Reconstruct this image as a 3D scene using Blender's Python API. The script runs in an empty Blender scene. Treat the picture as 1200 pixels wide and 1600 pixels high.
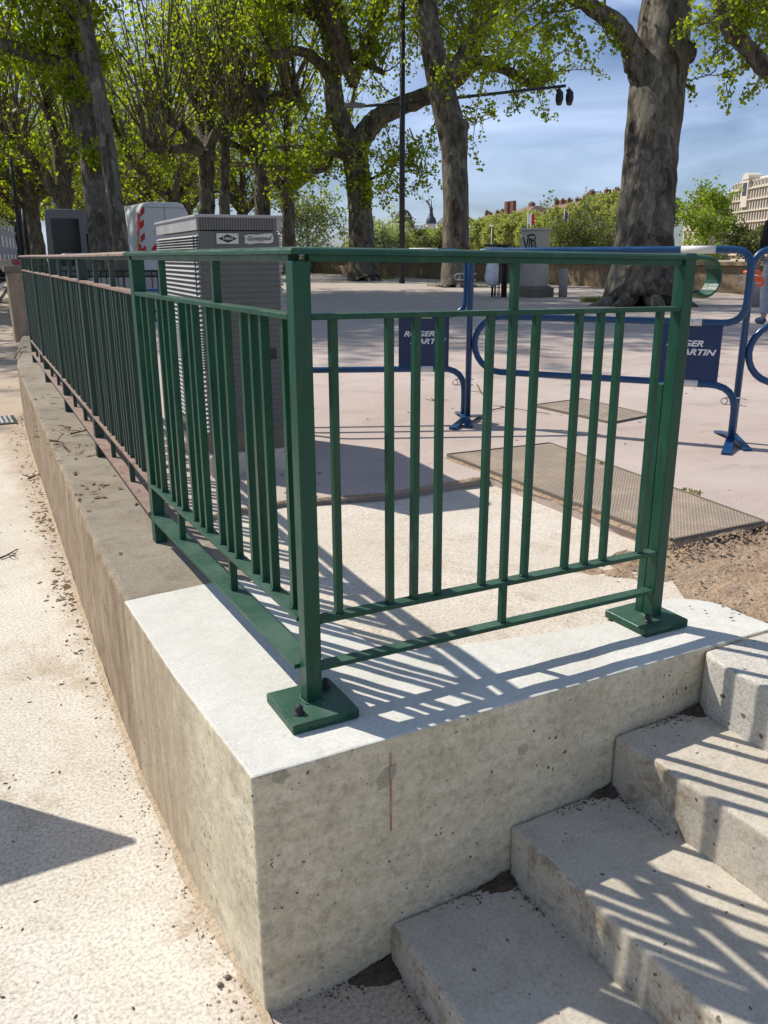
import bpy, bmesh, math, random
import numpy as np
from mathutils import Vector, Matrix
rnd = random.Random(7)
scene = bpy.context.scene
COL = scene.collection
# ------------------------------------------------------------------ camera
F_PX, YAW, PITCH, ROLL = 1309.35, .4897, .2965, -.0042
CAM = np.array([-.657, -1.5877, .9824])
_F = np.array([math.sin(YAW)*math.cos(PITCH), math.cos(YAW)*math.cos(PITCH), -math.sin(PITCH)])
_R0 = np.array([math.cos(YAW), -math.sin(YAW), 0.]); _U0 = np.cross(_R0, _F)
_R = math.cos(ROLL)*_R0 + math.sin(ROLL)*_U0; _U = -math.sin(ROLL)*_R0 + math.cos(ROLL)*_U0
cd = bpy.data.cameras.new('camera'); cam = bpy.data.objects.new('camera', cd); COL.objects.link(cam)
cam.matrix_world = Matrix(((_R[0], _U[0], -_F[0], CAM[0]), (_R[1], _U[1], -_F[1], CAM[1]), (_R[2], _U[2], -_F[2], CAM[2]), (0, 0, 0, 1)))
cd.sensor_fit = 'VERTICAL'; cd.sensor_height = 24.; cd.lens = 24.*F_PX/1600.
cd.clip_start = .05; cd.clip_end = 5000
scene.camera = cam
def ray(x, y): return _F + _R*((x-600)/F_PX) + _U*((800-y)/F_PX)
def at(x, y, d): return tuple(CAM + ray(x, y)*d)                       # survey point at a real depth
def gp(x, y, z=0.):
    r = ray(x, y); return tuple(CAM + r*((z-CAM[2])/r[2]))             # survey point on a level
# ------------------------------------------------------------------ light
SUN = Vector((.46, -.765, -1.)).normalized()
EL = math.asin(-SUN.z); AZ = math.atan2(-SUN.x, -SUN.y)
w = bpy.data.worlds.new('World'); scene.world = w; w.use_nodes = True
nt = w.node_tree; nt.nodes.clear()
out = nt.nodes.new('ShaderNodeOutputWorld'); bg = nt.nodes.new('ShaderNodeBackground')
sky = nt.nodes.new('ShaderNodeTexSky'); sky.sky_type = 'NISHITA'; sky.sun_disc = False
sky.sun_elevation = EL; sky.sun_rotation = AZ % (2*math.pi); sky.air_density = 1.0; sky.dust_density = .6; sky.ozone_density = 2.0
tc = nt.nodes.new('ShaderNodeTexCoord'); mp = nt.nodes.new('ShaderNodeMapping'); mp.inputs['Scale'].default_value = (1.2, 2.2, 7.)
mp.inputs['Rotation'].default_value = (0.15, .25, .5)
no = nt.nodes.new('ShaderNodeTexNoise'); no.inputs['Scale'].default_value = 2.2; no.inputs['Detail'].default_value = 7; no.inputs['Roughness'].default_value = .52; no.inputs['Distortion'].default_value = .5
cr = nt.nodes.new('ShaderNodeValToRGB'); cr.color_ramp.elements[0].position = .36; cr.color_ramp.elements[1].position = .74
cr.color_ramp.elements[1].color = (.62, .62, .62, 1)
mx = nt.nodes.new('ShaderNodeMixRGB'); mx.inputs[2].default_value = (13.4, 16.2, 21.5, 1)
L = nt.links
L.new(tc.outputs['Generated'], mp.inputs[0]); L.new(mp.outputs[0], no.inputs[0]); L.new(no.outputs[0], cr.inputs[0])
tn = nt.nodes.new('ShaderNodeMixRGB'); tn.blend_type = 'MULTIPLY'; tn.inputs[0].default_value = 1.; tn.inputs[2].default_value = (.95, 1.09, 1.40, 1)
L.new(sky.outputs[0], tn.inputs[1]); L.new(cr.outputs[0], mx.inputs[0]); L.new(tn.outputs[0], mx.inputs[1]); L.new(mx.outputs[0], bg.inputs[0])
bg.inputs[1].default_value = .060; L.new(bg.outputs[0], out.inputs[0])
sd = bpy.data.lights.new('sun', 'SUN'); sd.energy = 5.; sd.angle = math.radians(.53); sd.color = (1., .94, .85)
sun = bpy.data.objects.new('sun', sd); COL.objects.link(sun); sun.rotation_euler = SUN.to_track_quat('-Z', 'Y').to_euler()
vs = scene.view_settings; vs.view_transform = 'Standard'; vs.look = 'None'; vs.exposure = 0.08; vs.gamma = 1.
scene.cycles.max_bounces = 7; scene.cycles.diffuse_bounces = 3; scene.cycles.transparent_max_bounces = 6
# ------------------------------------------------------------------ materials
M = {}
class NT:
    def __init__(s, name):
        s.m = bpy.data.materials.new(name); s.m.use_nodes = True; s.t = s.m.node_tree
        s.b = s.t.nodes['Principled BSDF']; s.o = s.t.nodes['Material Output']
        s.tc = s.t.nodes.new('ShaderNodeTexCoord'); M[name] = s.m
    def n(s, typ, **kw):
        x = s.t.nodes.new('ShaderNode'+typ)
        for k, v in kw.items():
            if k.startswith('_'): setattr(x, k[1:], v)
            else: x.inputs[k].default_value = v
        return x
    def l(s, a, b): s.t.links.new(a, b)
    def coord(s, scale=(1, 1, 1), world=False):
        m_ = s.n('Mapping'); m_.inputs['Scale'].default_value = scale
        if world:
            g = s.n('NewGeometry'); s.l(g.outputs['Position'], m_.inputs[0])
        else: s.l(s.tc.outputs['Object'], m_.inputs[0])
        return m_.outputs[0]
    def noise(s, co, scale, detail=4, rough=.55, dist=0):
        x = s.n('TexNoise', Scale=scale, Detail=detail, Roughness=rough, Distortion=dist); s.l(co, x.inputs['Vector']); return x.outputs[0]
    def ramp(s, v, stops):
        x = s.n('ValToRGB'); e = x.color_ramp.elements
        while len(e) < len(stops): e.new(.5)
        for i, (p, c) in enumerate(stops):
            e[i].position = p; e[i].color = (c, c, c, 1) if isinstance(c, (int, float)) else (*c, 1)
        s.l(v, x.inputs[0]); return x.outputs[0]
    def mix(s, f, a, b, mode='MIX'):
        x = s.n('MixRGB', _blend_type=mode)
        for i, v in ((0, f), (1, a), (2, b)):
            if hasattr(v, 'type'): s.l(v, x.inputs[i])
            else: x.inputs[i].default_value = v if i == 0 else (*v, 1)
        return x.outputs[0]
    def bump(s, h, strength=.3, dist=.01, prev=None):
        x = s.n('Bump', Strength=strength, Distance=dist); s.l(h, x.inputs['Height'])
        if prev: s.l(prev, x.inputs['Normal'])
        return x.outputs[0]
    def math(s, op, a, b=0.):
        x = s.n('Math', _operation=op)
        for i, v in enumerate((a, b)):
            if hasattr(v, 'type'): s.l(v, x.inputs[i])
            else: x.inputs[i].default_value = v
        return x.outputs[0]
    def done(s, col=None, rough=.8, nrm=None, spec=None, metal=0):
        if col is not None:
            if hasattr(col, 'type'): s.l(col, s.b.inputs['Base Color'])
            else: s.b.inputs['Base Color'].default_value = (*col, 1)
        if hasattr(rough, 'type'): s.l(rough, s.b.inputs['Roughness'])
        else: s.b.inputs['Roughness'].default_value = rough
        if nrm: s.l(nrm, s.b.inputs['Normal'])
        if spec is not None: s.b.inputs['Specular IOR Level'].default_value = spec
        s.b.inputs['Metallic'].default_value = metal
        return s.m

def rough_ground(name, ca, cb, cc, grain=90, patch=1.1, bump=.5, pits=0., pitscale=26, speck=.5, bdist=.006):
    s = NT(name); co = s.coord(world=True)
    big = s.noise(co, patch, 5, .6); mid = s.noise(co, patch*6, 5, .65, .4); fine = s.noise(co, grain, 3, .7)
    c = s.mix(s.ramp(big, [(.35, 0.), (.65, 1.)]), ca, cb)
    c = s.mix(s.math('MULTIPLY', s.ramp(mid, [(.5, 0.), (.72, 1.)]), .55), c, cc)
    c = s.mix(speck, c, s.ramp(fine, [(.3, .25), (.5, .95), (.7, 1.35)]), 'MULTIPLY')
    h = s.math('ADD', s.math('MULTIPLY', fine, .5), s.math('MULTIPLY', mid, 1.0))
    nr = s.bump(h, bump, bdist)
    if pits:
        v = s.n('TexVoronoi', Scale=pitscale); wv = s.noise(co, 14, 2); 
        vm = s.n('VectorMath', _operation='ADD'); nn = s.n('TexNoise', Scale=40., Detail=2.); s.l(co, nn.inputs['Vector'])
        sc_ = s.n('VectorMath', _operation='SCALE'); s.l(nn.outputs['Color'], sc_.inputs[0]); sc_.inputs['Scale'].default_value = .02
        s.l(co, vm.inputs[0]); s.l(sc_.outputs[0], vm.inputs[1]); s.l(vm.outputs[0], v.inputs['Vector'])
        rad = s.math('MULTIPLY', s.math('POWER', v.outputs['Color'], 3.0), .42)
        # radius varies per cell, only a few cells carry a pit
        sep = s.n('SeparateColor'); s.l(v.outputs['Color'], sep.inputs[0])
        rad = s.math('MULTIPLY', s.math('POWER', sep.outputs[0], 5.0), pits)
        pit = s.math('LESS_THAN', v.outputs['Distance'], rad)
        c = s.mix(s.math('MULTIPLY', pit, .8), c, (.05, .045, .035))
        nr = s.bump(s.math('SUBTRACT', 1., pit), .6, .006, nr)
    return s.done(c, .92, nr, .25), s, c, nr

rough_ground('slab', (.58, .51, .41), (.65, .58, .49), (.45, .37, .28), 120, 1.6, .7, 0)
def stain_pavement():
    s = NT('pavement'); co = s.coord(world=True)
    big = s.noise(co, 1.4, 5, .6); mid = s.noise(co, 8, 5, .65, .4); fine = s.noise(co, 95, 3, .7)
    c = s.mix(s.ramp(big, [(.35, 0.), (.65, 1.)]), (.58, .53, .44), (.66, .615, .53))
    c = s.mix(s.math('MULTIPLY', s.ramp(mid, [(.5, 0.), (.75, 1.)]), .45), c, (.46, .39, .27))
    c = s.mix(s.math('MULTIPLY', s.ramp(s.noise(co, 1.9, 7, .75, .6), [(.55, 0.), (.68, 1.)]), .6), c, (.36, .26, .165))
    g = s.n('NewGeometry'); x = s.n('SeparateXYZ'); s.l(g.outputs['Position'], x.inputs[0])
    near = s.ramp(s.math('ADD', x.outputs[0], s.math('MULTIPLY', s.math('SUBTRACT', s.noise(co, 5, 5, .7), .5), .35)), [(0., 0.), (1., 1.)])
    # strip of trodden-in soil that follows the wall line
    d = s.math('ADD', s.math('ADD', x.outputs[0], .31), s.math('MULTIPLY', s.math('SUBTRACT', s.noise(co, 5, 5, .7), .5), .42))
    c = s.mix(s.math('MULTIPLY', s.ramp(d, [(0., 0.), (.16, 1.)]), .55), c, (.33, .22, .135))
    c = s.mix(.6, c, s.ramp(fine, [(.3, .22), (.5, .95), (.7, 1.35)]), 'MULTIPLY')
    nr = s.bump(s.math('ADD', s.math('MULTIPLY', fine, .5), mid), .6, .006)
    s.done(c, .93, nr, .2)
stain_pavement()
rough_ground('landing', (.52, .49, .42), (.58, .55, .49), (.42, .38, .32), 140, 2., .4, .25)
rough_ground('soil', (.34, .235, .15), (.42, .31, .21), (.20, .135, .085), 60, 3.5, 1., 0, bdist=.02)
rough_ground('pale_soil', (.42, .33, .22), (.48, .39, .28), (.27, .19, .12), 60, 3.5, 1., 0, bdist=.012)
rough_ground('dark_soil', (.085, .062, .042), (.13, .095, .065), (.05, .036, .025), 90, 6, 1., 0, bdist=.01)
rough_ground('gravel', (.46, .38, .29), (.36, .30, .23), (.28, .22, .15), 40, .25, .8, 0, bdist=.02)
rough_ground('road', (.10, .10, .10), (.12, .12, .12), (.08, .08, .08), 30, .3, .4, 0)
rough_ground('parapet_stone', (.30, .23, .15), (.22, .17, .11), (.10, .075, .05), 8, .7, .6, 0, bdist=.03)
_, ss, sc_, sn_ = rough_ground('steps_concrete', (.46, .415, .335), (.55, .495, .405), (.33, .28, .21), 110, 2.4, .35, .24, 44, .28)
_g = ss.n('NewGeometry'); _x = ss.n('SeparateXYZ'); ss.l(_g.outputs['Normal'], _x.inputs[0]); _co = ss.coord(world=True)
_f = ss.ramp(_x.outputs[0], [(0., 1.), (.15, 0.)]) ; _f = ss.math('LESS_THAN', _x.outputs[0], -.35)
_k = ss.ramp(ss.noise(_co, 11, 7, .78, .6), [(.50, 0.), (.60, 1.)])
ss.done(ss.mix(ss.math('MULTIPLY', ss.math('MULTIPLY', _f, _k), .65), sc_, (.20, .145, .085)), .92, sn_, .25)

def concrete_wall():
    s = NT('new_concrete'); co = s.coord(world=True)
    big = s.noise(co, 3.2, 5, .6); mid = s.noise(co, 16, 5, .7, .6); fine = s.noise(co, 160, 3, .7)
    g = s.n('NewGeometry'); sp = s.n('SeparateXYZ'); s.l(g.outputs['Normal'], sp.inputs[0])
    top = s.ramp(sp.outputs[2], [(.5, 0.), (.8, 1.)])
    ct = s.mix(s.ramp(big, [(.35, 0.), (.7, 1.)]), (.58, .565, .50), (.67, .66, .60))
    ct = s.mix(s.math('MULTIPLY', s.ramp(mid, [(.45, 0.), (.8, 1.)]), .6), ct, (.50, .49, .45))
    # cast side: horizontal pour streaks
    mpz = s.coord((2.2, 2.2, 11.), True); st = s.noise(mpz, 2.5, 5, .65)
    cs = s.mix(s.ramp(st, [(.35, 0.), (.66, 1.)]), (.565, .495, .345), (.67, .60, .45))
    cs = s.mix(s.math('MULTIPLY', s.ramp(mid, [(.52, 0.), (.75, 1.)]), .5), cs, (.38, .335, .245))
    cs = s.mix(1., cs, s.ramp(s.noise(co, 5.5, 7, .72, .5), [(.30, .80), (.5, 1.), (.70, 1.07)]), 'MULTIPLY')
    cs = s.mix(.7, cs, s.ramp(s.noise(co, 42, 4, .75), [(.33, .6), (.5, 1.), (.68, 1.15)]), 'MULTIPLY')
    # damp round patches
    v2 = s.n('TexVoronoi', Scale=6.5); nn = s.n('TexNoise', Scale=9., Detail=3.); s.l(co, nn.inputs['Vector'])
    sc2 = s.n('VectorMath', _operation='SCALE'); s.l(nn.outputs['Color'], sc2.inputs[0]); sc2.inputs['Scale'].default_value = .11
    va = s.n('VectorMath', _operation='ADD'); s.l(co, va.inputs[0]); s.l(sc2.outputs[0], va.inputs[1]); s.l(va.outputs[0], v2.inputs['Vector'])
    se = s.n('SeparateColor'); s.l(v2.outputs['Color'], se.inputs[0])
    pr = s.math('MULTIPLY', s.math('GREATER_THAN', se.outputs[1], .72), .16)
    patch = s.math('LESS_THAN', v2.outputs['Distance'], pr)
    cs = s.mix(s.math('MULTIPLY', patch, .62), cs, (.27, .25, .185))
    gx = s.n('NewGeometry'); sy_ = s.n('SeparateXYZ'); s.l(gx.outputs['Position'], sy_.inputs[0])
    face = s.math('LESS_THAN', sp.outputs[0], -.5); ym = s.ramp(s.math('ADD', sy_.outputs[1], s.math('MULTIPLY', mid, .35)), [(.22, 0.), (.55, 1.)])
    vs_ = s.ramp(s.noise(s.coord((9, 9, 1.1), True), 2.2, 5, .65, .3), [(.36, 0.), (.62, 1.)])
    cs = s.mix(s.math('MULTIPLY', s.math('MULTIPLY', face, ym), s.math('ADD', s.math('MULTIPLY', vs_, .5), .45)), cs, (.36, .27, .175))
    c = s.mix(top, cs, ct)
    c = s.mix(.35, c, s.ramp(fine, [(.3, .5), (.5, 1.), (.7, 1.2)]), 'MULTIPLY')
    v = s.n('TexVoronoi', Scale=58.); n3 = s.n('TexNoise', Scale=60., Detail=2.); s.l(co, n3.inputs['Vector'])
    sc3 = s.n('VectorMath', _operation='SCALE'); s.l(n3.outputs['Color'], sc3.inputs[0]); sc3.inputs['Scale'].default_value = .018
    vb = s.n('VectorMath', _operation='ADD'); s.l(co, vb.inputs[0]); s.l(sc3.outputs[0], vb.inputs[1]); s.l(vb.outputs[0], v.inputs['Vector'])
    s3 = s.n('SeparateColor'); s.l(v.outputs['Color'], s3.inputs[0])
    area = s.ramp(s.noise(co, 4.5, 2), [(.42, .25), (.62, 1.)])
    rad = s.math('MULTIPLY', s.math('MULTIPLY', s.math('POWER', s3.outputs[0], 3.2), .34), area)
    pit = s.math('MULTIPLY', s.math('LESS_THAN', v.outputs['Distance'], rad), s.math('SUBTRACT', 1., top))
    c = s.mix(s.math('MULTIPLY', pit, .85), c, (.045, .04, .03))
    nr = s.bump(s.math('ADD', s.math('MULTIPLY', fine, .35), mid), .35, .006)
    nr = s.bump(s.math('SUBTRACT', 1., pit), .7, .006, nr)
    s.done(c, .9, nr, .25)
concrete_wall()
def old_wall():
    s = NT('old_concrete'); co = s.coord(world=True)
    big = s.noise(co, 1.3, 5, .6); mid = s.noise(co, 7, 6, .7, .5); fine = s.noise(co, 120, 3, .7)
    g = s.n('NewGeometry'); sp = s.n('SeparateXYZ'); s.l(g.outputs['Normal'], sp.inputs[0]); top = s.ramp(sp.outputs[2], [(.5, 0.), (.8, 1.)])
    ct = s.mix(s.ramp(big, [(.35, 0.), (.65, 1.)]), (.245, .208, .155), (.315, .275, .215))
    ct = s.mix(s.math('MULTIPLY', s.ramp(mid, [(.48, 0.), (.7, 1.)]), .7), ct, (.18, .15, .11))
    st = s.noise(s.coord((5, 5, .8), True), 2.4, 6, .7, .3)
    cs = s.mix(s.ramp(st, [(.38, 0.), (.62, 1.)]), (.27, .195, .125), (.38, .30, .21))
    cs = s.mix(s.math('MULTIPLY', s.ramp(mid, [(.55, 0.), (.68, 1.)]), .75), cs, (.12, .095, .06))
    c = s.mix(top, cs, ct); c = s.mix(.45, c, s.ramp(fine, [(.3, .45), (.5, 1.), (.7, 1.25)]), 'MULTIPLY')
    s.done(c, .93, s.bump(s.math('ADD', s.math('MULTIPLY', fine, .35), mid), .6, .012), .2)
old_wall()
def pink_asphalt():
    s = NT('pink_asphalt'); co = s.coord(world=True)
    big = s.noise(co, .5, 5, .6); mid = s.noise(co, 3.5, 6, .7, .4); fine = s.noise(co, 130, 3, .75)
    c = s.mix(s.ramp(big, [(.35, 0.), (.65, 1.)]), (.43, .345, .30), (.51, .425, .375))
    c = s.mix(s.math('MULTIPLY', s.ramp(mid, [(.5, 0.), (.75, 1.)]), .5), c, (.54, .47, .41))
    st2 = s.noise(s.coord((1, 1.6, 1), True), 1.7, 6, .72, .8)
    c = s.mix(s.math('MULTIPLY', s.ramp(st2, [(.52, 0.), (.68, 1.)]), .6), c, (.33, .27, .235))
    # rubbed-off green paint flakes
    gm = s.math('MULTIPLY', s.ramp(s.noise(co, 9, 5, .75), [(.60, 0.), (.66, 1.)]), s.ramp(s.noise(co, .9, 2), [(.55, 0.), (.68, 1.)]))
    c = s.mix(s.math('MULTIPLY', gm, .6), c, (.38, .52, .42))
    c = s.mix(.5, c, s.ramp(fine, [(.3, .45), (.5, 1.), (.7, 1.25)]), 'MULTIPLY')
    dk = s.n('TexVoronoi', Scale=9.); s.l(co, dk.inputs['Vector']); se = s.n('SeparateColor'); s.l(dk.outputs['Color'], se.inputs[0])
    sp = s.math('LESS_THAN', dk.outputs['Distance'], s.math('MULTIPLY', s.math('POWER', se.outputs[0], 7.), .13))
    c = s.mix(s.math('MULTIPLY', sp, .7), c, (.10, .07, .05))
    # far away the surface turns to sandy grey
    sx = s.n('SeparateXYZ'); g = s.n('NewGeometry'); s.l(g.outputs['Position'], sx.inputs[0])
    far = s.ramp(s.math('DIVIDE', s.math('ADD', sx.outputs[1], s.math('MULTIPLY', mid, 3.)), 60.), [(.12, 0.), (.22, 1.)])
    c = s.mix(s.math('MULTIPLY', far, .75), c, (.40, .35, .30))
    s.done(c, .92, s.bump(s.math('ADD', fine, mid), .4, .006), .25)
pink_asphalt()
def tile(name, c1, c2, per, rot=0):
    s = NT(name); co = s.coord()
    w1 = s.n('TexWave', _bands_direction='X', Scale=per); w2 = s.n('TexWave', _bands_direction='Y', Scale=per)
    for w_ in (w1, w2): s.l(co, w_.inputs['Vector'])
    p = s.math('MULTIPLY', w1.outputs['Fac'], w2.outputs['Fac']); m_ = s.noise(co, 5, 5, .65)
    c = s.mix(s.ramp(p, [(.25, 0.), (.6, 1.)]), c1, c2); c = s.mix(s.math('MULTIPLY', s.ramp(m_, [(.42, 0.), (.7, 1.)]), .55), c, (.34, .27, .19)); c = s.mix(s.math('MULTIPLY', s.ramp(s.noise(s.coord(world=True), 3.2, 7, .75), [(.48, 0.), (.60, 1.)]), .8), c, (.40, .315, .23))
    s.done(c, .85, s.bump(p, .8, .006), .3)
tile('grate_metal', (.25, .195, .15), (.43, .36, .29), 19.)
tile('grate_metal_coarse', (.20, .16, .13), (.42, .36, .30), 11.)

def paint(name, base, var, rough=.32, bump=.12, chips=None, chipamt=.62, spec=.5, dust_lit=0.):
    s = NT(name); co = s.coord(world=True)
    a = s.noise(co, 9, 5, .6); b = s.noise(co, 90, 3, .6)
    c = s.mix(s.ramp(a, [(.35, 0.), (.7, 1.)]), base, var)
    if chips:
        if dust_lit:
            g = s.n('NewGeometry'); sp = s.n('SeparateXYZ'); s.l(g.outputs['Normal'], sp.inputs[0])
            up = s.math('MULTIPLY', s.ramp(sp.outputs[2], [(.6, 0.), (.9, 1.)]), s.ramp(s.noise(co, 7, 6, .7), [(.30, .15), (.70, .8)]))
            c = s.mix(s.math('MULTIPLY', up, dust_lit), c, (.20, .27, .22))  # paler tops: dust, plus sunlit brightness put into the colour
            c = s.mix(s.math('MULTIPLY', s.ramp(s.noise(s.coord((1, 1, .15), True), 30, 4, .7), [(.5, 0.), (.75, 1.)]), dust_lit*.5), c, (.12, .17, .13))
        k = s.noise(co, 22, 6, .75); c = s.mix(s.ramp(k, [(chipamt, 0.), (chipamt+.03, 1.)]), c, chips)
    return s.done(c, s.ramp(a, [(.3, rough*.8), (.7, rough*1.5)]), s.bump(s.math('ADD', b, s.math('MULTIPLY', a, .6)), bump, .003), spec)
paint('green_paint', (.006, .053, .029), (.009, .070, .039), .30, .22, (.07, .15, .11), .72, spec=.32, dust_lit=.45)
paint('old_green_paint', (.012, .036, .024), (.020, .052, .036), .45, .3, (.10, .045, .03), .63)
paint('primer_pink', (.21, .135, .10), (.30, .205, .16), .6, .4, (.10, .06, .045), .58)
paint('blue_paint', (.003, .045, .125), (.005, .06, .165), .3, .1, (.10, .08, .07), .68)
paint('blue_panel', (.004, .022, .085), (.006, .028, .10), .4, .05)
paint('reflective_white', (.62, .60, .55), (.7, .68, .62), .5, .05, (.2, .18, .15), .66)
paint('white_letter', (.72, .72, .72), (.8, .8, .8), .5, .02)
paint('orange_plastic', (.80, .10, .012), (.9, .14, .02), .4, .05)
paint('galvanized', (.35, .36, .38), (.45, .46, .48), .4, .1)
paint('black_metal', (.012, .012, .013), (.02, .02, .02), .45, .1)
paint('cabinet_front_shade', (.105, .105, .098), (.14, .138, .128), .6, .2)  # cabinet grey darkened, the front's shade put into the colour
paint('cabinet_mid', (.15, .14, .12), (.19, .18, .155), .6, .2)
paint('cabinet_grey', (.30, .30, .29), (.38, .38, .37), .55, .15, (.12, .11, .10), .68)
paint('cabinet_trim', (.33, .335, .32), (.38, .385, .37), .6, .1)
paint('sticker_white', (.62, .60, .54), (.55, .53, .47), .6, .1, (.3, .28, .24), .66)
paint('sticker_black', (.015, .015, .015), (.03, .03, .03), .6, .02)
paint('van_white', (.62, .62, .61), (.68, .68, .67), .3, .02)
paint('van_grey', (.16, .16, .165), (.19, .19, .195), .4, .05)
paint('red_mark', (.50, .015, .02), (.55, .02, .025), .4, .02)
paint('yellow_mark', (.75, .38, .05), (.8, .45, .06), .4, .02)
paint('dark_glass', (.01, .011, .013), (.015, .016, .018), .12, 0)
paint('rubber', (.02, .02, .02), (.03, .03, .03), .8, .1)
paint('beige_cabinet', (.42, .385, .32), (.48, .44, .37), .7, .1, (.3, .27, .22), .66)
paint('plinth_stone', (.15, .13, .10), (.20, .17, .13), .85, .4)
paint('bollard_stone', (.33, .30, .27), (.40, .37, .33), .85, .3)
paint('clear_bag', (.62, .64, .66), (.78, .8, .82), .25, .3)
paint('pale_facade', (.62, .55, .44), (.68, .61, .50), .9, .1)
paint('ochre_facade', (.50, .36, .24), (.58, .46, .33), .9, .1)
paint('grey_facade', (.24, .235, .235), (.30, .295, .29), .9, .1)
paint('slate', (.035, .042, .06), (.05, .058, .08), .6, .1)
paint('roof_tile', (.20, .115, .085), (.27, .17, .13), .85, .2)
paint('chimney_brick', (.16, .07, .05), (.22, .10, .07), .9, .2)
paint('window_dark', (.035, .04, .05), (.05, .055, .065), .25, 0)
paint('pole_black', (.015, .017, .02), (.025, .027, .03), .5, .1)
paint('jeans_grey', (.25, .26, .29), (.36, .37, .40), .9, .3)
paint('black_cloth', (.008, .008, .009), (.014, .014, .016), .95, .3)
paint('skin', (.42, .24, .16), (.48, .28, .2), .6, .05)
paint('hair', (.03, .02, .012), (.05, .03, .02), .7, .2)
paint('shoe_blue', (.06, .08, .16), (.1, .12, .2), .7, .1)
paint('dark_board', (.03, .05, .035), (.04, .06, .045), .5, .1)
paint('red_line', (.35, .13, .09), (.38, .18, .12), .9, .3, (.36, .33, .27), .46)
paint('dry_leaf', (.16, .09, .04), (.26, .17, .08), .9, .3)
paint('twig_brown', (.09, .06, .04), (.14, .10, .07), .9, .3)
paint('river_water', (.05, .08, .07), (.06, .09, .08), .1, .5)
paint('moss_green', (.10, .13, .03), (.17, .18, .05), .95, .5)

def bark(name='bark', k=1.):
    s = NT(name); co = s.coord((1, 1, .30), True); q = lambda *c: tuple(v*k for v in c)
    n0 = s.n('TexNoise', Scale=4., Detail=5., Roughness=.7); s.l(co, n0.inputs['Vector'])
    sc_ = s.n('VectorMath', _operation='SCALE'); s.l(n0.outputs['Color'], sc_.inputs[0]); sc_.inputs['Scale'].default_value = .30
    va = s.n('VectorMath', _operation='ADD'); s.l(co, va.inputs[0]); s.l(sc_.outputs[0], va.inputs[1])
    cells = []
    for scl in (4.2, 11.):
        v = s.n('TexVoronoi', Scale=scl); s.l(va.outputs[0], v.inputs['Vector']); se = s.n('SeparateColor'); s.l(v.outputs['Color'], se.inputs[0]); cells.append(se.outputs[0])
    f = s.noise(s.coord((1, 1, .14), True), 30, 4, .7)
    def stepped(v, st):
        x = s.n('ValToRGB'); x.color_ramp.interpolation = 'CONSTANT'; e = x.color_ramp.elements
        while len(e) < len(st): e.new(.5)
        for i, (p, c_) in enumerate(st): e[i].position = p; e[i].color = (*c_, 1)
        s.l(v, x.inputs[0]); return x.outputs[0]
    c = stepped(cells[0], [(0., q(.070, .050, .036)), (.22, q(.115, .095, .070)), (.50, q(.155, .138, .108)), (.78, q(.20, .18, .14))])
    c2 = stepped(cells[1], [(0., q(.055, .040, .030)), (.3, q(.125, .108, .082)), (.66, q(.185, .165, .128)), (.88, q(.29, .265, .195))])
    c = s.mix(.48, c, c2)
    c = s.mix(.65, c, s.ramp(f, [(.3, .40), (.52, 1.0), (.7, 1.25)]), 'MULTIPLY')
    h = s.math('ADD', s.math('MULTIPLY', f, .5), s.math('ADD', s.math('MULTIPLY', cells[1], .5), cells[0]))
    s.done(c, .92, s.bump(h, .7, .025), .2)
bark('bark', .98); bark('young_bark', 1.5)
def leaf(name, c1, c2, c3, tr=.5):
    s = NT(name); g = s.n('NewGeometry')
    c = s.ramp(g.outputs['Random Per Island'], [(0., c1), (.5, c2), (1., c3)])
    s.l(c, s.b.inputs['Base Color']); s.b.inputs['Roughness'].default_value = .55; s.b.inputs['Specular IOR Level'].default_value = .3
    t = s.n('BsdfTranslucent'); cc = s.mix(1., c, (2.0, 2.05, .55), 'MULTIPLY'); s.l(cc, t.inputs[0])
    ms = s.n('MixShader'); ms.inputs[0].default_value = tr; s.l(s.b.outputs[0], ms.inputs[1]); s.l(t.outputs[0], ms.inputs[2]); s.l(ms.outputs[0], s.o.inputs[0])
leaf('leaf_plane', (.12, .165, .012), (.21, .265, .018), (.32, .36, .03), .58)
leaf('leaf_far_haze', (.23, .255, .10), (.27, .295, .12), (.32, .34, .15), .4)  # paled so that distance haze is put into the leaf colour
leaf('leaf_olive', (.075, .095, .035), (.10, .125, .045), (.14, .16, .06), .35)
leaf('leaf_willow', (.22, .26, .15), (.30, .35, .22), (.38, .43, .29), .35)
leaf('leaf_bright', (.11, .17, .02), (.18, .25, .03), (.25, .31, .05))
leaf('grass_blade', (.10, .12, .02), (.17, .17, .04), (.24, .22, .07), .3)
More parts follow.
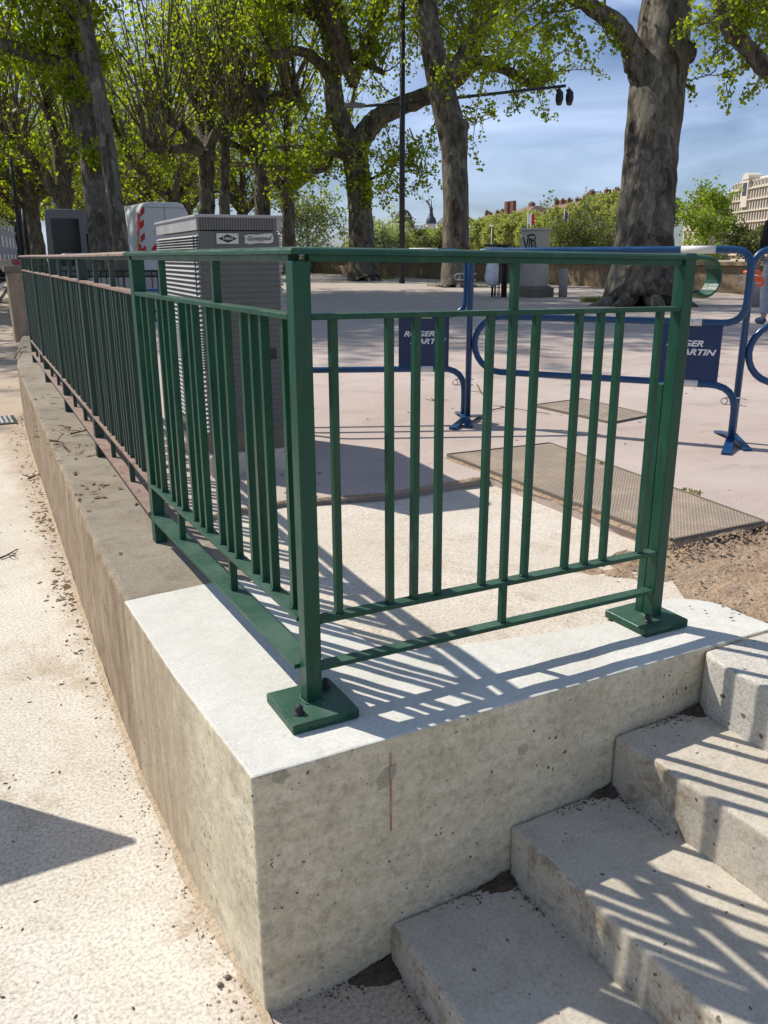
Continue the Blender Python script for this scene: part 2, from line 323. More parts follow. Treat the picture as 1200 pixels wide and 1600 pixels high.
# ------------------------------------------------------------------ mesh helpers
class MB:
    def __init__(s): s.v = []; s.f = []; s.sm = []
    def add(s, vs_, fs, smooth=False):
        b = len(s.v); s.v += [tuple(map(float, p)) for p in vs_]; s.f += [tuple(i+b for i in f) for f in fs]; s.sm += [smooth]*len(fs); return s
    def box(s, c, d, mat=None):
        x, y, z = d[0]/2, d[1]/2, d[2]/2
        P = [Vector((sx*x, sy*y, sz*z)) for sz in (-1, 1) for sy in (-1, 1) for sx in (-1, 1)]
        if mat: P = [mat @ p for p in P]
        P = [(p.x+c[0], p.y+c[1], p.z+c[2]) for p in P]
        return s.add(P, [(0, 2, 3, 1), (4, 5, 7, 6), (0, 1, 5, 4), (2, 6, 7, 3), (0, 4, 6, 2), (1, 3, 7, 5)])
    def bb(s, x0, x1, y0, y1, z0, z1): return s.box(((x0+x1)/2, (y0+y1)/2, (z0+z1)/2), (abs(x1-x0), abs(y1-y0), abs(z1-z0)))
    def prism(s, poly, z0, z1):      # CCW polygon
        n = len(poly); zf = (lambda p, z: z(p[0], p[1]) if callable(z) else z)
        P = [(p[0], p[1], zf(p, z0)) for p in poly] + [(p[0], p[1], zf(p, z1)) for p in poly]
        return s.add(P, [tuple(range(n-1, -1, -1)), tuple(range(n, 2*n))] + [(i, (i+1) % n, n+(i+1) % n, n+i) for i in range(n)])
    def tube(s, pts, r, n=10, smooth=True, cap=True):
        pts = [Vector(p) for p in pts]; m = len(pts); rr = r if isinstance(r, (list, tuple)) else [r]*m
        V = []; ref = None
        for i, p in enumerate(pts):
            t = (pts[min(i+1, m-1)]-pts[max(i-1, 0)]).normalized()
            if ref is None:
                ref = Vector((0, 0, 1)) if abs(t.z) < .9 else Vector((1, 0, 0))
            u = (ref - t*ref.dot(t)).normalized(); ref = u; q = t.cross(u)
            for k in range(n):
                a = 2*math.pi*k/n; V.append(p + (u*math.cos(a)+q*math.sin(a))*rr[i])
        Fc = [(i*n+k, i*n+(k+1) % n, (i+1)*n+(k+1) % n, (i+1)*n+k) for i in range(m-1) for k in range(n)]
        s.add(V, Fc, smooth)
        if cap:
            b = len(s.v)-len(V); s.f += [tuple(b+k for k in range(n-1, -1, -1)), tuple(b+(m-1)*n+k for k in range(n))]; s.sm += [False, False]
        return s
    def sweep(s, pts, sides, prof):   # prof: list of (side, normal) offsets
        pts = [Vector(p) for p in pts]; n = len(prof); m = len(pts); V = []
        for i, p in enumerate(pts):
            a = (pts[i]-pts[i-1]).normalized() if i else (pts[1]-pts[0]).normalized()
            b = (pts[i+1]-pts[i]).normalized() if i < m-1 else a
            t = (a+b).normalized(); sd_ = Vector(sides[i]); nm = t.cross(Vector(sd_).normalized()).normalized()
            if nm.dot(Vector((0, 0, 1))) < 0 and i < 3: nm = -nm
            for (u, w_) in prof: V.append(p + sd_*u + nm*w_)
        s.add(V, [(i*n+k, i*n+(k+1) % n, (i+1)*n+(k+1) % n, (i+1)*n+k) for i in range(m-1) for k in range(n)] + [tuple(range(n-1, -1, -1)), tuple((m-1)*n+k for k in range(n))])
        return s
    def lathe(s, c, prof, n=20, smooth=True):
        V = [(c[0]+r*math.cos(2*math.pi*k/n), c[1]+r*math.sin(2*math.pi*k/n), c[2]+z) for r, z in prof for k in range(n)]
        m = len(prof)
        return s.add(V, [(i*n+k, i*n+(k+1) % n, (i+1)*n+(k+1) % n, (i+1)*n+k) for i in range(m-1) for k in range(n)], smooth)
    def build(s, name, mat, parent=None, bevel=0, seg=2, fix=True):
        me = bpy.data.meshes.new(name); me.from_pydata(s.v, [], s.f)
        me.polygons.foreach_set('use_smooth', s.sm)
        if fix:
            bm = bmesh.new(); bm.from_mesh(me); bmesh.ops.recalc_face_normals(bm, faces=bm.faces)
            if bevel:
                es = [e for e in bm.edges if len(e.link_faces) == 2 and e.calc_face_angle(0) > .5]
                bmesh.ops.bevel(bm, geom=es, offset=bevel, segments=seg, affect='EDGES', profile=.5, clamp_overlap=True)
            bm.to_mesh(me); bm.free()
        me.materials.append(M[mat] if isinstance(mat, str) else mat)
        o = bpy.data.objects.new(name, me); COL.objects.link(o)
        if parent: o.parent = parent; o.matrix_parent_inverse = Matrix.Identity(4)
        return o
def tag(o, label, cat, group=None, kind=None):
    o['label'] = label; o['category'] = cat
    if group: o['group'] = group
    if kind: o['kind'] = kind
    return o
def struct(o, kind='structure'): o['kind'] = kind; return o
def thing(name, label, cat, loc=(0, 0, 0), rz=0, group=None):
    o = bpy.data.objects.new(name, None); COL.objects.link(o); o.location = loc; o.rotation_euler = (0, 0, rz)
    return tag(o, label, cat, group)
def npmesh(name, V, Q, mat, parent=None):
    me = bpy.data.meshes.new(name); nv, nf = len(V), len(Q); k = Q.shape[1]
    me.vertices.add(nv); me.vertices.foreach_set('co', V.astype(np.float32).ravel())
    me.loops.add(nf*k); me.loops.foreach_set('vertex_index', Q.astype(np.int32).ravel())
    me.polygons.add(nf); me.polygons.foreach_set('loop_start', np.arange(0, nf*k, k, dtype=np.int32))
    me.update(calc_edges=True); me.materials.append(M[mat])
    o = bpy.data.objects.new(name, me); COL.objects.link(o)
    if parent: o.parent = parent
    return o
def copy_thing(root, loc, rz, label, group=None, scale=None):
    r = root.copy(); COL.objects.link(r); r.location = loc; r.rotation_euler = (0, 0, rz); r['label'] = label
    if group: r['group'] = group
    if scale: r.scale = scale
    for ch in list(root.children):
        c = ch.copy(); COL.objects.link(c); c.parent = r
        for g in list(ch.children):
            d = g.copy(); COL.objects.link(d); d.parent = c
    return r
def text_mesh(body, size, mat, name, parent, mtx, shear=0., extrude=.0008, bold=.0, wide=1.):
    cu = bpy.data.curves.new(name, 'FONT'); cu.body = body; cu.size = size; cu.shear = shear; cu.extrude = extrude; cu.offset = bold; cu.align_x = 'CENTER'; cu.align_y = 'CENTER'
    o = bpy.data.objects.new(name, cu); COL.objects.link(o); dg = bpy.context.evaluated_depsgraph_get()
    me = bpy.data.meshes.new_from_object(o.evaluated_get(dg)); bpy.data.objects.remove(o)
    if wide != 1: me.transform(Matrix.Diagonal((wide, 1, 1, 1)))
    me.transform(mtx); me.materials.clear(); me.materials.append(M[mat])
    ob = bpy.data.objects.new(name, me); COL.objects.link(ob); ob.parent = parent
    return ob
def frame(o, x, z):   # matrix from origin, x-axis, z-axis(normal)
    x = Vector(x).normalized(); z = Vector(z).normalized(); y = z.cross(x)
    return Matrix(((x.x, y.x, z.x, o[0]), (x.y, y.y, z.y, o[1]), (x.z, y.z, z.z, o[2]), (0, 0, 0, 1)))
def rough_up(o, amt, scale=8., seed=0, cut=0, only=None):
    """subdivide and push vertices by smooth noise so edges are not ruler-straight"""
    from mathutils import noise as mn
    bm = bmesh.new(); bm.from_mesh(o.data)
    if cut:
        for _ in range(60):
            es = [e for e in bm.edges if e.calc_length() > cut]
            if not es: break
            bmesh.ops.subdivide_edges(bm, edges=es, cuts=1, use_grid_fill=True)
            bmesh.ops.triangulate(bm, faces=[f for f in bm.faces if len(f.verts) > 4])
            if len(bm.faces) > 60000: break
    bm.normal_update()
    for v in bm.verts:
        if only and not only(v.co): continue
        n = mn.noise(v.co*scale+Vector((seed, 0, 0)))*amt + mn.noise(v.co*scale*5+Vector((0, seed, 0)))*amt*.4
        v.co += v.normal*n
    bm.to_mesh(o.data); bm.free()
SL = -.0154
def zs(x, y=0): return SL*x
ZP = -.610
# ------------------------------------------------------------------ ground, walls, stairs
OUT = [(-.216, -.198), (-.243, .3), (-.252, .84), (-.238, 1.4), (-.19, 2.47), (-.115, 4.), (-.02, 6.0), (.05, 7.2), (.20, 8.8), (.40, 10.4), (.58, 11.4)]
def outx(y): return float(np.interp(y, [p[1] for p in OUT], [p[0] for p in OUT]))
s_ = MB(); s_.bb(-400, 900, -400, 900, ZP-.3, ZP-.22); struct(s_.build('ground', 'gravel'))
pv = MB(); pv.prism([(-60, -12), (1.3, -12), (1.3, 0.), (2.6, 13), (20, 130), (-60, 130)], ZP-.2, ZP); struct(pv.build('pavement', 'pavement'))
# plaza
pz = MB(); pz.prism([(.14, 1.52), (.55, 1.60), (1.0, 1.50), (1.56, 1.53), (1.56, .42), (60, .42), (60, 120), (19, 120), (1.5, 12.5), (.80, 10.5), (.44, 7.2), (.27, 4)], -.5, .0)
o = pz.build('plaza', 'pink_asphalt', bevel=.006); struct(o)
so = MB(); so.prism([(1.10, -.2), (60, -30), (60, .44), (1.0, .44)], -.5, -.040); struct(so.build('bare_soil', 'soil'))
# rough beige slab
sl = MB(); sl.prism([(.0, .1), (1.22, -.02), (1.36, .2), (1.60, .42), (1.60, 1.56), (.0, 1.62)], -.5, lambda x, y: zs(x)-.016); o = sl.build('concrete_slab', 'slab'); struct(o)
# old retaining wall
ow = MB(); ys = [.84, 1.1, 1.4, 1.9, 2.47, 3.2, 4., 5., 6., 7.2, 8., 8.8, 9.6, 10.4, 11.4]
poly = [(outx(y)+.004, y) for y in ys][::-1] + [(outx(y)+.44, y) for y in ys]
ow.prism(poly, -.9, -.006); o = ow.build('retaining_wall', 'old_concrete', bevel=.02, seg=3)
rough_up(o, .012, 5., 3, cut=.14); tag(o, 'long old brown-stained concrete wall carrying the rusty part of the railing', 'wall')
# new concrete wall (L-shaped cap cast round the corner)
nw = MB()
arc = [(1.15+.20*math.cos(a)-.0, -.02+.14*math.sin(a)) for a in [math.radians(d) for d in (0, 20, 40, 60, 80, 100, 120)]]
poly = [(-.216, -.198), (1.05, -.190), (1.36, -.190), (1.345, -.10)] + arc + [(.98, .055), (.80, .075), (.62, .10), (.44, .135), (.30, .17), (.275, .26), (.25, .40), (.20, .52), (.165, .70), (.13, .875), (-.252, .838), (-.243, .3)]
nw.prism(poly, -.95, lambda x, y: zs(x)-.009)
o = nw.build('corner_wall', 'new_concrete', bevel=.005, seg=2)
rough_up(o, .0022, 9., 1, cut=.035); tag(o, 'pale newly cast concrete corner wall beside the stairs, topped by the green railing', 'wall')
ln = MB(); ln.box((.098, -.1985, -.145), (.003, .001, .20)); ln.build('chalk_line', 'red_line', o)
# landing + steps
st = thing('stairs', 'grey concrete steps climbing along the corner wall to the plaza', 'stairs')
XS = [(.098, .105, -.501), (.432, .444, -.355), (.752, .768, -.198)]
for i, (xa, xb, z) in enumerate(XS):
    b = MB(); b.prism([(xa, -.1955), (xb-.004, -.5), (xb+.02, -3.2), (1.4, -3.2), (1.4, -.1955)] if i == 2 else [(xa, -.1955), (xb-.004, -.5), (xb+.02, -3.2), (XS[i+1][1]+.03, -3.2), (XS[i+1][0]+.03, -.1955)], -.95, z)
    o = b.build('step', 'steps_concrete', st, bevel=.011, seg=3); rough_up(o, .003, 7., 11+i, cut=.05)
b = MB(); b.prism([(1.058, -.195), (1.038, -.235), (1.030, -.31), (1.035, -.7), (1.05, -3.2), (3.5, -3.2), (3.5, -.195)], -.95, -.031); o = b.build('landing', 'landing', st, bevel=.010, seg=3); rough_up(o, .003, 7., 19, cut=.06)
# ground at the foot of the stairs
# grates
def grate(name, quad, mat, label):
    q = [Vector((p[0], p[1], 0)) for p in quad]; cx = sum((p for p in q), Vector())/4
    x = (q[1]-q[0]).normalized(); ang = math.atan2(x.y, x.x)
    t = thing(name, label, 'access cover', (cx.x, cx.y, .004), ang)
    lw = [(Matrix.Rotation(-ang, 3, 'Z') @ (p-cx)) for p in q]
    b = MB(); b.prism([(p.x, p.y) for p in lw], 0, .006); b.build('cover_plate', mat, t)
    f = MB()
    for i in range(4):
        a, c = lw[i], lw[(i+1) % 4]; d = (c-a).normalized(); n = Vector((d.y, -d.x, 0)); e = a + n*.008; g = c + n*.008
        f.prism([(a.x-d.x*.0, a.y), (e.x, e.y), (g.x, g.y), (c.x, c.y)], -.002, .010+.0004*i)
    f.build('cover_frame', 'plinth_stone', t)
grate('access_cover', [(1.585, .43), (2.05, .42), (2.225, 1.91), (1.60, 1.95)], 'grate_metal', 'long studded metal cover with dirt round its edges, nearest to the railing')
grate('access_cover', [(2.93, 2.20), (3.31, 2.27), (3.36, 2.96), (2.90, 2.92)], 'grate_metal_coarse', 'smaller patterned access cover beyond the blue barrier foot')
# drain on the pavement, left
t = thing('drain_grate', 'small slotted street drain in the pavement left of the old wall', 'drain', (gp(8, 657, ZP)[0]-.12, gp(8, 657, ZP)[1], ZP+.004))
b = MB(); b.bb(-.22, .22, -.25, .25, 0, .004); b.build('drain_frame', 'black_metal', t)
b = MB(); [b.bb(-.2+.045*i, -.175+.045*i, -.22, .22, .005, .012) for i in range(9)]; b.build('bars', 'galvanized', t)
# parapet wall along the river
pa, pb, pc = Vector(gp(380, 420.5)), Vector(gp(760, 438.6)), Vector(gp(1260, 462.5))
pw = MB()
def seg_wall(mb, a, b_, th, z0, z1):
    d = (b_-a); d.z = 0; d.normalize(); n = Vector((d.y, -d.x, 0))*th; n = -n if n.y < 0 else n
    q = [a, b_, b_+n, a+n]; mb.prism([(p.x, p.y) for p in q], z0, z1)
seg_wall(pw, pa, pb, .5, -1, .70); seg_wall(pw, pb+(pb-pa)*0, pc, .5, -1, .70)
par = tag(pw.build('river_parapet', 'parapet_stone', bevel=.03), 'long low brown-streaked stone parapet at the far side of the plaza', 'wall')
cp = MB()
for a, b_ in ((pa, pb), (pb, pc)): 
    o_ = Vector((0, -.06, 0)); seg_wall(cp, a+o_, b_+o_, .62, .702 if a is pa else .704, .80)
cp.build('coping', 'parapet_stone', par)
# river and far bank beyond
rv = MB(); d_ = Vector(((pc-pa).x, (pc-pa).y, 0)).normalized(); nn_ = Vector((-d_.y, d_.x, 0)); nn_ = -nn_ if nn_.y < 0 else nn_
a_ = pa - d_*300 + nn_*70; 
rv.prism([tuple(a_)[:2], tuple(a_+d_*900)[:2], tuple(a_+d_*900+nn_*160)[:2], tuple(a_+nn_*160)[:2]], ZP-.2, ZP-.15); struct(rv.build('river', 'river_water'))
# road and kerb far left
k0, k1 = Vector(gp(0, 470, ZP)), Vector(gp(27, 427, ZP)); kd = (k1-k0).normalized()
rd = MB(); kl = Vector((-kd.y, kd.x, 0)); a0, a1 = k0-kd*30+kl*.25, k0+kd*260+kl*.25
rd.prism([tuple(a0)[:2], tuple(a1)[:2], tuple(a1+kl*22)[:2], tuple(a0+kl*22)[:2]], ZP-.1, ZP+.004); struct(rd.build('road', 'road'))
kb = MB(); c0, c1 = k0-kd*30, k0+kd*260; kb.prism([tuple(c0)[:2], tuple(c1)[:2], tuple(c1+kl*.22)[:2], tuple(c0+kl*.22)[:2]], ZP-.1, ZP+.12); struct(kb.build('kerb', 'bollard_stone'))

# ------------------------------------------------------------------ the railing
rail = thing('railing', 'freshly painted green steel railing turning the wall corner, older and rusty further back', 'railing')
ZC, ZS, ZM, ZL, ZB = .9885, .974, .8725, .2132, .0987
HW = .019
p0 = MB(); p0.bb(-HW, HW, -HW, HW, .010, ZS); p0.build('post', 'green_paint', rail, bevel=.002)
L1 = 1.0555
p1 = MB(); p1.bb(L1-.019, L1+.017, -HW, .018, -.016+.010, ZS+.012); p1.build('post', 'green_paint', rail, bevel=.002)
p1 = MB(); p1.prism([(L1-.020, .0185), (L1+.012, .0185), (L1+.012, .047), (L1-.020, .047)], -.006, .655)
p1.build('stiffener', 'green_paint', rail, bevel=.002)
def plate(cx, cy, z, bolts, a=.080, b_=.0825):
    m = MB(); m.bb(cx-a, cx+a, cy-b_, cy+b_, z-.0115, z+.0125); pl = m.build('base_plate', 'green_paint', rail, bevel=.004, seg=3)
    for (bx, by) in bolts:
        q = MB(); q.lathe((bx, by, z+.0125), [(0.0005, 0), (.013, 0), (.013, .003), (.0095, .0032), (.0095, .011), (.0085, .017), (.005, .021), (.0003, .022)], 14); q.build('bolt', 'sticker_black' if bx < .5 else 'black_metal', pl)
    wl = MB(); wl.box((0, 0, 0), (.001, .001, .001))
plate(-.004, -.010, .003, [(-.052, -.050), (.050, .035)])
plate(L1-.013, .008, -.0135, [(L1-.045, -.030), (L1+.035, .045)])
# welds
for (x, y, z, c) in ((0, 0, .0150, 0), (L1, .0, -.002, 0)):
    wd = MB(); r_ = .0215
    for sgn in range(4):
        a_ = [(-1, -1), (1, -1), (1, 1), (-1, 1)][sgn]; b2 = [(1, -1), (1, 1), (-1, 1), (-1, -1)][sgn]
        pts = [(x+(a_[0]+(b2[0]-a_[0])*k/7)*r_+rnd.uniform(-.001, .001), y+(a_[1]+(b2[1]-a_[1])*k/7)*r_+rnd.uniform(-.001, .001), z+rnd.uniform(-.001, .001)) for k in range(8)]
        wd.tube(pts, .0035, 6)
    wd.build('weld_bead', 'green_paint', rail)
PO = [(-.0196, 1.345), (.041, 2.83), (.103, 4.34), (.167, 5.88), (.233, 7.38)]
for (x, y) in PO:
    m = MB(); m.bb(x-.018, x+.024, y-.019, y+.030, -.05, ZS); m.build('post', 'green_paint' if y < 1.5 else 'old_green_paint', rail, bevel=.002)
hp = [(-.0235, -.003), (-.0235, .004), (-.019, .0085), (-.008, .0112), (.008, .0112), (.019, .0085), (.0235, .004), (.0235, -.003)]
zt = ZC+.001
def hsides(pts):
    res = []
    for i in range(len(pts)):
        a = Vector(pts[i])-Vector(pts[i-1]) if i else Vector(pts[1])-Vector(pts[0]); b_ = Vector(pts[i+1])-Vector(pts[i]) if i < len(pts)-1 else a
        na = Vector((-a.y, a.x, 0)).normalized(); nb = Vector((-b_.y, b_.x, 0)).normalized(); m = (na+nb).normalized(); res.append(tuple(m/max(.3, m.dot(na))))
    return res
path = [(-.0196, 1.42, zt), (-.0196, 1.345, zt), (0, .02, zt), (0, 0, zt), (.3, 0, zt+zs(.3)), (L1+.01, 0, zt+zs(L1))]
sd1 = hsides(path)
cx_, cz_, rr_ = L1+.062, zt+zs(L1)-.046, .0455
for k in range(0, 19):
    a = math.radians(90-k*12.5); path.append((cx_+rr_*math.cos(a), 0, cz_+rr_*math.sin(a))); sd1.append((0, 1, 0))
hb = MB()
V = []; n = len(hp)
pts = [Vector(p) for p in path]
for i, p in enumerate(pts):
    a = (pts[i]-pts[i-1]).normalized() if i else (pts[1]-pts[0]).normalized(); b_ = (pts[i+1]-pts[i]).normalized() if i < len(pts)-1 else a
    t_ = (a+b_).normalized(); s1 = Vector(sd1[i]); nm = t_.cross(s1.normalized()).normalized()
    for (u, w_) in hp: V.append(p+s1*u+nm*(w_*(1 if i < 6 else .75)))
hb.add(V, [(i*n+k, i*n+(k+1) % n, (i+1)*n+(k+1) % n, (i+1)*n+k) for i in range(len(pts)-1) for k in range(n)] + [tuple(range(n-1, -1, -1)), tuple((len(pts)-1)*n+k for k in range(n))])
hb.build('handrail', 'green_paint', rail, bevel=.0012, seg=1)
def flatbar(name, pts, hw, t, mat, lift=0, label=None):
    """bar of half width hw, thickness t, top surface at the points"""
    sd_ = hsides(pts); V = []; P = [Vector(p) for p in pts]
    for i, p in enumerate(P):
        for (u, w_) in ((-hw, -t), (-hw, 0), (hw, 0), (hw, -t)): V.append(p+Vector(sd_[i])*u+Vector((0, 0, w_)))
    m = MB(); m.add(V, [(i*4+k, i*4+(k+1) % 4, (i+1)*4+(k+1) % 4, (i+1)*4+k) for i in range(len(P)-1) for k in range(4)] + [(3, 2, 1, 0), tuple((len(P)-1)*4+k for k in range(4))])
    o = m.build(name, mat, rail, bevel=.0012, seg=1)
    if label: o['label'] = label
    return o
far = [(-.0196, 1.38)] + PO[1:]
oh = MB(); pf = [(-.0196, 1.4205, zt)] + [(x, y, zt+rnd.uniform(-.004, .004)) for x, y in PO[1:4]] + [(PO[4][0], PO[4][1]+.1, zt)]
oh.sweep(pf, hsides(pf), hp); o = oh.build('handrail', 'primer_pink', rail); o['label'] = 'weathered pinkish rusty stretch of handrail'
flatbar('support_bar', [(-.0196, 1.345, ZC-.002), (0, .0195, ZC-.002)], .012, .0135, 'green_paint')
flatbar('support_bar', [(.0195, 0, ZC-.002), (L1-.0195, 0, ZC-.002+zs(L1))], .012, .0135, 'green_paint')
flatbar('support_bar', [(-.0196, 1.376, ZC-.002)]+[(x, y, ZC-.002) for x, y in PO[1:]], .012, .0135, 'old_green_paint')
for z, hw in ((ZM, .0165), (ZL, .0165), (ZB, .0165)):
    flatbar('rail', [(-.0190, 1.325, z), (-.002, .0195, z)], {ZM: .0175, ZL: .020, ZB: .030}[z], .0115, 'green_paint')
    flatbar('rail', [(.0195, 0, z+zs(.02)), (L1-.0195, 0, z+zs(L1))], hw, .0115, 'green_paint')
    o = flatbar('rail', [(-.0180, 1.376, z)]+[(x, y-.0, z+rnd.uniform(-.004, .004)) for x, y in PO[1:4]]+[(PO[4][0], PO[4][1], z)], {ZM: .0175, ZL: .019, ZB: .026}[z], .0115, 'primer_pink'); o['label'] = 'rusty rail with worn pink primer'
def bar(x, y, full, mat, dz=0, lean=0, hx=.008):
    m = MB(); h = .008
    if full: m.bb(x-hx, x+hx, y-h, y+h, ZB+dz+.0004, ZC-.0158+dz)
    else: m.bb(x-hx, x+hx, y-h, y+h, ZL+dz+.0004, ZM-.0118+dz)
    for i, v in enumerate(m.v):
        k = (v[2]-.2)/.65; m.v[i] = (v[0]+lean*k, v[1], v[2])
    if mat == 'green_paint':
        for sx in (-1, 1):
            zz = ZL+dz+.001
            m.tube([(x+sx*(hx+.0005), y-h+.001, zz), (x+sx*(hx+.0015), y, zz+rnd.uniform(0, .001)), (x+sx*(hx+.0005), y+h-.001, zz)], rnd.uniform(.0016, .0026), 5)
        m.tube([(x-hx+.001, y-h-.0005, zz), (x, y-h-.0015, zz+.0005), (x+hx-.001, y-h-.0005, zz)], rnd.uniform(.0016, .0024), 5)
    m.build('baluster', mat, rail, bevel=.0010 if mat != 'green_paint' else 0, seg=1)
for i, X in enumerate([.0725, .2035, .268, .332, .4605, .527, .5905, .720, .7875, .8515, .984]):
    bar(X, rnd.uniform(-.001, .001), i == 5, 'green_paint', zs(X), rnd.uniform(-.003, .003))
YL = [.073, .196, .262, .329, .454, .517, .584, .708, .767, .833, .957, 1.018, 1.083, 1.205, 1.272]
for i, Yb in enumerate(YL):
    bar(-.0005-.0145*Yb, Yb, i in (5, 11), 'green_paint', 0, rnd.uniform(-.002, .002), .0098)
for a, b_ in zip(PO[:-1], PO[1:]):
    for c in (.17, .335, .50, .665, .83):
        for j in (-1, 0, 1):
            y = a[1]+(b_[1]-a[1])*c + j*.062; x = a[0]+(b_[0]-a[0])*(y-a[1])/(b_[1]-a[1])
            bar(x, y, j == 0 and c in (.335, .665), 'old_green_paint', 0, rnd.uniform(-.004, .004), .0098)

# ------------------------------------------------------------------ street cabinet behind the railing
ca = math.radians(-4.0)
cab = thing('street_cabinet', 'tall grey ribbed utility cabinet with stickers behind the green railing', 'utility cabinet', (.661, 2.642, 0), ca)
CW, CD, CH = .39, 1.00, 1.155
x0, x1, y0, y1 = -CW/2, CW/2, -CD/2, CD/2
def rpoly(x0, x1, y0, y1, r, n=5):
    P = []
    for (cx, cy, a0) in ((x1-r, y0+r, -90), (x1-r, y1-r, 0), (x0+r, y1-r, 90), (x0+r, y0+r, 180)):
        rr = r if (cx > 0) else r
        for k in range(n+1):
            a = math.radians(a0+90*k/n); P.append((cx+rr*math.cos(a), cy+rr*math.sin(a)))
    return P
def rp2(x0, x1, y0, y1, r):      # round corners on the right side only
    P = [(x0, y0)]
    for (cx, cy, a0) in ((x1-r, y0+r, -90), (x1-r, y1-r, 0)):
        for k in range(7): a = math.radians(a0+15*k); P.append((cx+r*math.cos(a), cy+r*math.sin(a)))
    return P+[(x0, y1)]
b = MB(); b.prism(rp2(x0+.012, x1-.012, y0+.012, y1-.012, .05), .19, 1.09); b.build('cabinet_body', 'cabinet_grey', cab)
b = MB(); b.prism(rp2(x0-.012, x1+.03, y0-.03, y1+.03, .03), -.05, .10); b.build('base', 'slab', cab, bevel=.01)
b = MB(); b.prism(rp2(x0+.004, x1-.004, y0+.004, y1-.004, .055), .10, .20); b.build('plinth', 'plinth_stone', cab)
# louvred cladding: slats are saw-tooth strips round the body
sl_ = MB(); z = .20
P_in = rp2(x0+.010, x1-.010, y0+.010, y1-.010, .05); P_out = rp2(x0-.010, x1+.006, y0+.004, y1+.006, .055)
k = 0
while z < 1.075:
    p = .021 if (k//14) % 2 == 0 else .012
    n = len(P_in); V = [(q[0], q[1], z) for q in P_in]+[(q[0], q[1], z+p*.08) for q in P_out]+[(q[0], q[1], z+p*.18) for q in P_out]+[(q[0], q[1], z+p*.98) for q in P_in]
    sl_.add(V, [(r*n+i, r*n+(i+1) % n, (r+1)*n+(i+1) % n, (r+1)*n+i) for r in range(3) for i in range(n)])
    z += p; k += 1
sl_.build('louvre_cladding', 'cabinet_grey', cab, fix=True)
# top band: plain on the long side, fluted on the short sides
tb = MB(); tb.prism(rp2(x0-.004, x1+.004, y0-.002, y1+.002, .06), 1.094, CH-.008); tb.build('top_band', 'cabinet_grey', cab)
fl = MB(); n = 30
for i in range(n):
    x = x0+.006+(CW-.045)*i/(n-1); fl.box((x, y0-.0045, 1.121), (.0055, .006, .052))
fl.build('fluting', 'cabinet_mid', cab)  # paler than the band, light and dark of the ribs put into colour
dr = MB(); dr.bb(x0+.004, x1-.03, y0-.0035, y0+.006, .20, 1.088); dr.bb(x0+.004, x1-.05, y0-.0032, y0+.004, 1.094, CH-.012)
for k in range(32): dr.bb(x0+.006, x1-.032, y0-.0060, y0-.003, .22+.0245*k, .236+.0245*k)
dr.build('shaded_front', 'cabinet_front_shade', cab)  # cover over the front, its darker colour paints in the shade
cpz = MB(); cpz.prism(rp2(x0-.010, x1+.010, y0-.010, y1+.010, .065), CH-.010, CH+.002); cpz.build('top_trim', 'cabinet_trim', cab, bevel=.003)
seam = MB(); seam.box((x0-.0095, y0+.05, .64), (.004, .008, .86)); seam.build('seam', 'black_metal', cab)
lk = MB(); lk.box((x1-.075, y0-.004, .55), (.03, .006, .05)); lk.build('lock', 'sticker_black', cab)
def sticker(cx, w_, h, z):
    m = MB(); m.box((cx, y0-.0086, z), (w_, .0015, h)); o = m.build('sticker', 'sticker_white', cab); return o
s1 = sticker(x0+.128, .098, .044, 1.058)
m = MB(); yy = y0-.0098
m.add([(x0+.128-.042, yy, 1.058), (x0+.128, yy, 1.058-.018), (x0+.128+.042, yy, 1.058), (x0+.128, yy, 1.058+.018)], [(0, 1, 2, 3)]); m.build('emblem', 'sticker_black', s1)
text_mesh('TABAI', .017, 'sticker_white', 'lettering', s1, frame((x0+.128, yy-.0006, 1.058), (1, 0, 0), (0, -1, 0)), bold=.0003, extrude=.0002)
s2 = MB(); ed = [(x0+.19, 1.012), (x0+.215, 1.006), (x0+.25, 1.012), (x0+.30, 1.010), (x0+.322, 1.015), (x0+.325, 1.035), (x0+.32, 1.054), (x0+.28, 1.051), (x0+.25, 1.047), (x0+.21, 1.048), (x0+.19, 1.043), (x0+.196, 1.03)]
s2.add([(x+.012, y0-.0086, z+.028) for x, z in ed], [tuple(range(len(ed)))]); s2 = s2.build('sticker', 'sticker_white', cab); s2['label'] = 'torn white sticker with handwriting'
text_mesh('Gonzypsul', .026, 'sticker_black', 'lettering', s2, frame((x0+.269, y0-.0092, 1.059), (1, 0, .02), (0, -1, 0)), shear=.35, extrude=.0002, bold=.0005)

